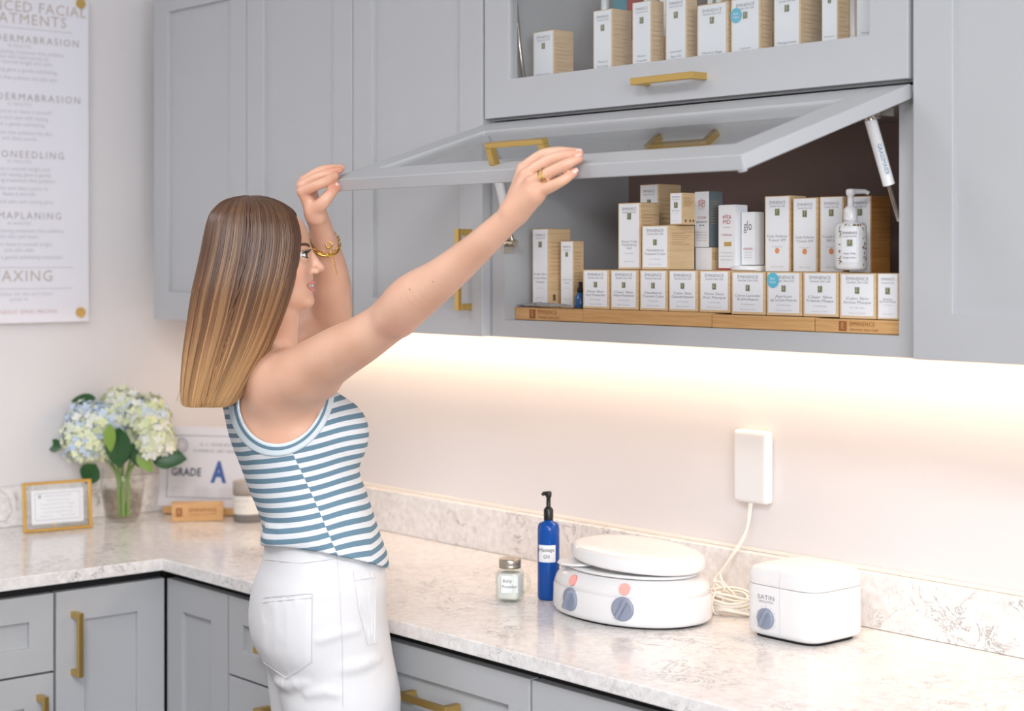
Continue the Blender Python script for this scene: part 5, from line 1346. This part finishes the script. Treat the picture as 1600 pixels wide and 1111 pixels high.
# under-layer so no gaps show
nt_, nv_ = 72, 44; G = []; vv = np.concatenate([np.linspace(307, 345, 16), np.linspace(350, 632, nv_-16)])
for v in vv:
    for th in np.linspace(TH0, TH1, nt_): G.append(hair_pt(th, v, .955))
F4 = [(j*nt_+i, (j+1)*nt_+i, (j+1)*nt_+i+1, j*nt_+i+1) for j in range(nv_-1) for i in range(nt_-1)]
allV, allF, allC = [np.array(G)], [np.array(F4)], []
def haircol(v, rnd):
    v = np.asarray(v, float)
    t = np.clip((v-380-60*rnd[1])/(600-380), 0, 1)
    root_c = np.array(lin((.33, .22, .155))); mid = np.array(lin((.50, .345, .225))); tip = np.array(lin((.77, .60, .41)))
    c = root_c*(1-np.clip(t*2, 0, 1))[:, None]+mid*np.clip(t*2, 0, 1)[:, None]; c = c*(1-np.clip(t*2-1, 0, 1))[:, None]+tip*np.clip(t*2-1, 0, 1)[:, None]
    c = c*(.62+.76*rnd[0]); 
    if rnd[2] > .70: f_ = (.10+.35*np.clip((v-340)/200, 0, 1))[:, None]; c = c*(1-f_)+np.array(lin((.80, .62, .42)))*f_
    return c
vc = np.repeat(vv, nt_); cc_ = haircol(vc, (.25, .5, 0)); allC.append(cc_)
base = len(G)
NS = 5200
nclump = 520
cth = RNG.uniform(TH0, TH1, nclump); crn = RNG.random((nclump, 3)); cbend = RNG.normal(0, 1, (nclump, 2)); coff = RNG.uniform(.985, 1.03, nclump)
for s in range(NS):
    ci = RNG.integers(nclump); near = RNG.random() < .93
    th = cth[ci]+RNG.normal(0, .022)
    th = min(max(th, TH0+.0), TH1)
    v0 = 306.5+RNG.random()**2*8; tipv = np.interp(th, [TH0, 1.0, 2.0, 3.3, TH1], [624, 630, 630, 626, 600])-RNG.random()**2*22+2
    if math.sin(th) < 0: tipv -= 6
    frac = 1.0
    vs_ = np.concatenate([v0+(345-v0)*(np.linspace(0, 1, 8)**1.5), np.linspace(352, tipv, 15)])
    shf = coff[ci]+RNG.normal(0, .006); ph = RNG.uniform(0, 6); P = []
    fly = RNG.random() < .006
    for j, v in enumerate(vs_):
        k_ = max(0, (v-345)/290)
        thv = th+cbend[ci, 0]*.03*k_*math.sin(1.3*k_*3+cbend[ci, 1])+RNG.normal(0, .0015)
        p = hair_pt(min(max(thv, TH0), TH1), v, shf-(.012 if v < 330 else 0)+(.05*k_**3 if fly else 0))
        p = p+np.array((math.sin(ph+k_*4), math.cos(ph+k_*3), 0))*.0009*k_
        P.append(p)
    P = np.array(P); w_ = RNG.uniform(.0007, .0015)*np.concatenate([np.full(len(P)-4, 1.), [.9, .8, .6, .25]])
    T = np.gradient(P, axis=0); T /= np.linalg.norm(T, axis=1)[:, None]+1e-9
    cen = np.array([hair_pt(th, v, .3) for v in (vs_[0], vs_[-1])]); out = P-np.linspace(cen[0], cen[1], len(P)); out -= T*(out*T).sum(1)[:, None]; out /= np.linalg.norm(out, axis=1)[:, None]+1e-9
    S = np.cross(T, out)
    ring = np.stack([P+S*w_[:, None], P+out*w_[:, None]*.8, P-S*w_[:, None]], 1).reshape(-1, 3)
    K = len(P); fq = []
    i0 = np.arange(K-1)*3
    fq = np.concatenate([np.stack([i0, i0+1, i0+4, i0+3], 1), np.stack([i0+1, i0+2, i0+5, i0+4], 1)])
    allV.append(ring); allF.append(fq+base); base += len(ring)
    rnd = (np.clip(crn[ci, 0]*.7+RNG.random()*.3, 0, 1), crn[ci, 1], crn[ci, 2]); allC.append(haircol(np.repeat(vs_, 3), rnd))
# loose tips flicking out at the back
for s in range(26):
    th = math.radians(180+RNG.normal(0, 14)); P = []
    for j, t in enumerate(np.linspace(0, 1, 10)):
        p = hair_pt(th, 560+70*t, 1.0); p[0] -= .018*t**2*RNG.uniform(.9, 1.0)*(1 if s % 2 else .3); P.append(p)
    P = np.array(P); w_ = .0005*np.linspace(1, .3, 10); ring = np.stack([P+np.array((0, 1, 0))*w_[:, None], P+np.array((-1, 0, 0))*w_[:, None], P-np.array((0, 1, 0))*w_[:, None]], 1).reshape(-1, 3)
    i0 = np.arange(9)*3; fq = np.concatenate([np.stack([i0, i0+1, i0+4, i0+3], 1), np.stack([i0+1, i0+2, i0+5, i0+4], 1)])
    allV.append(ring); allF.append(fq+base); base += len(ring); allC.append(haircol(np.repeat(np.linspace(560, 630, 10), 3), (.5, .5, 0)))
AV, AF, AC = np.concatenate(allV), np.concatenate(allF), np.concatenate(allC)
hm = mat('hair', (110, 80, 55), .36); BS(hm).inputs['Specular IOR Level'].default_value = .6
q = N(hm, 'ShaderNodeAttribute'); q.attribute_name = 'haircolor'; L(hm, q.outputs['Color'], BS(hm).inputs['Base Color'])
ho = npmesh('hair', AV, AF, hm, root, {'haircolor': np.concatenate([AC, np.ones((len(AC), 1))], 1)}); ho['label'] = 'long straight brown hair fading to golden blond tips'
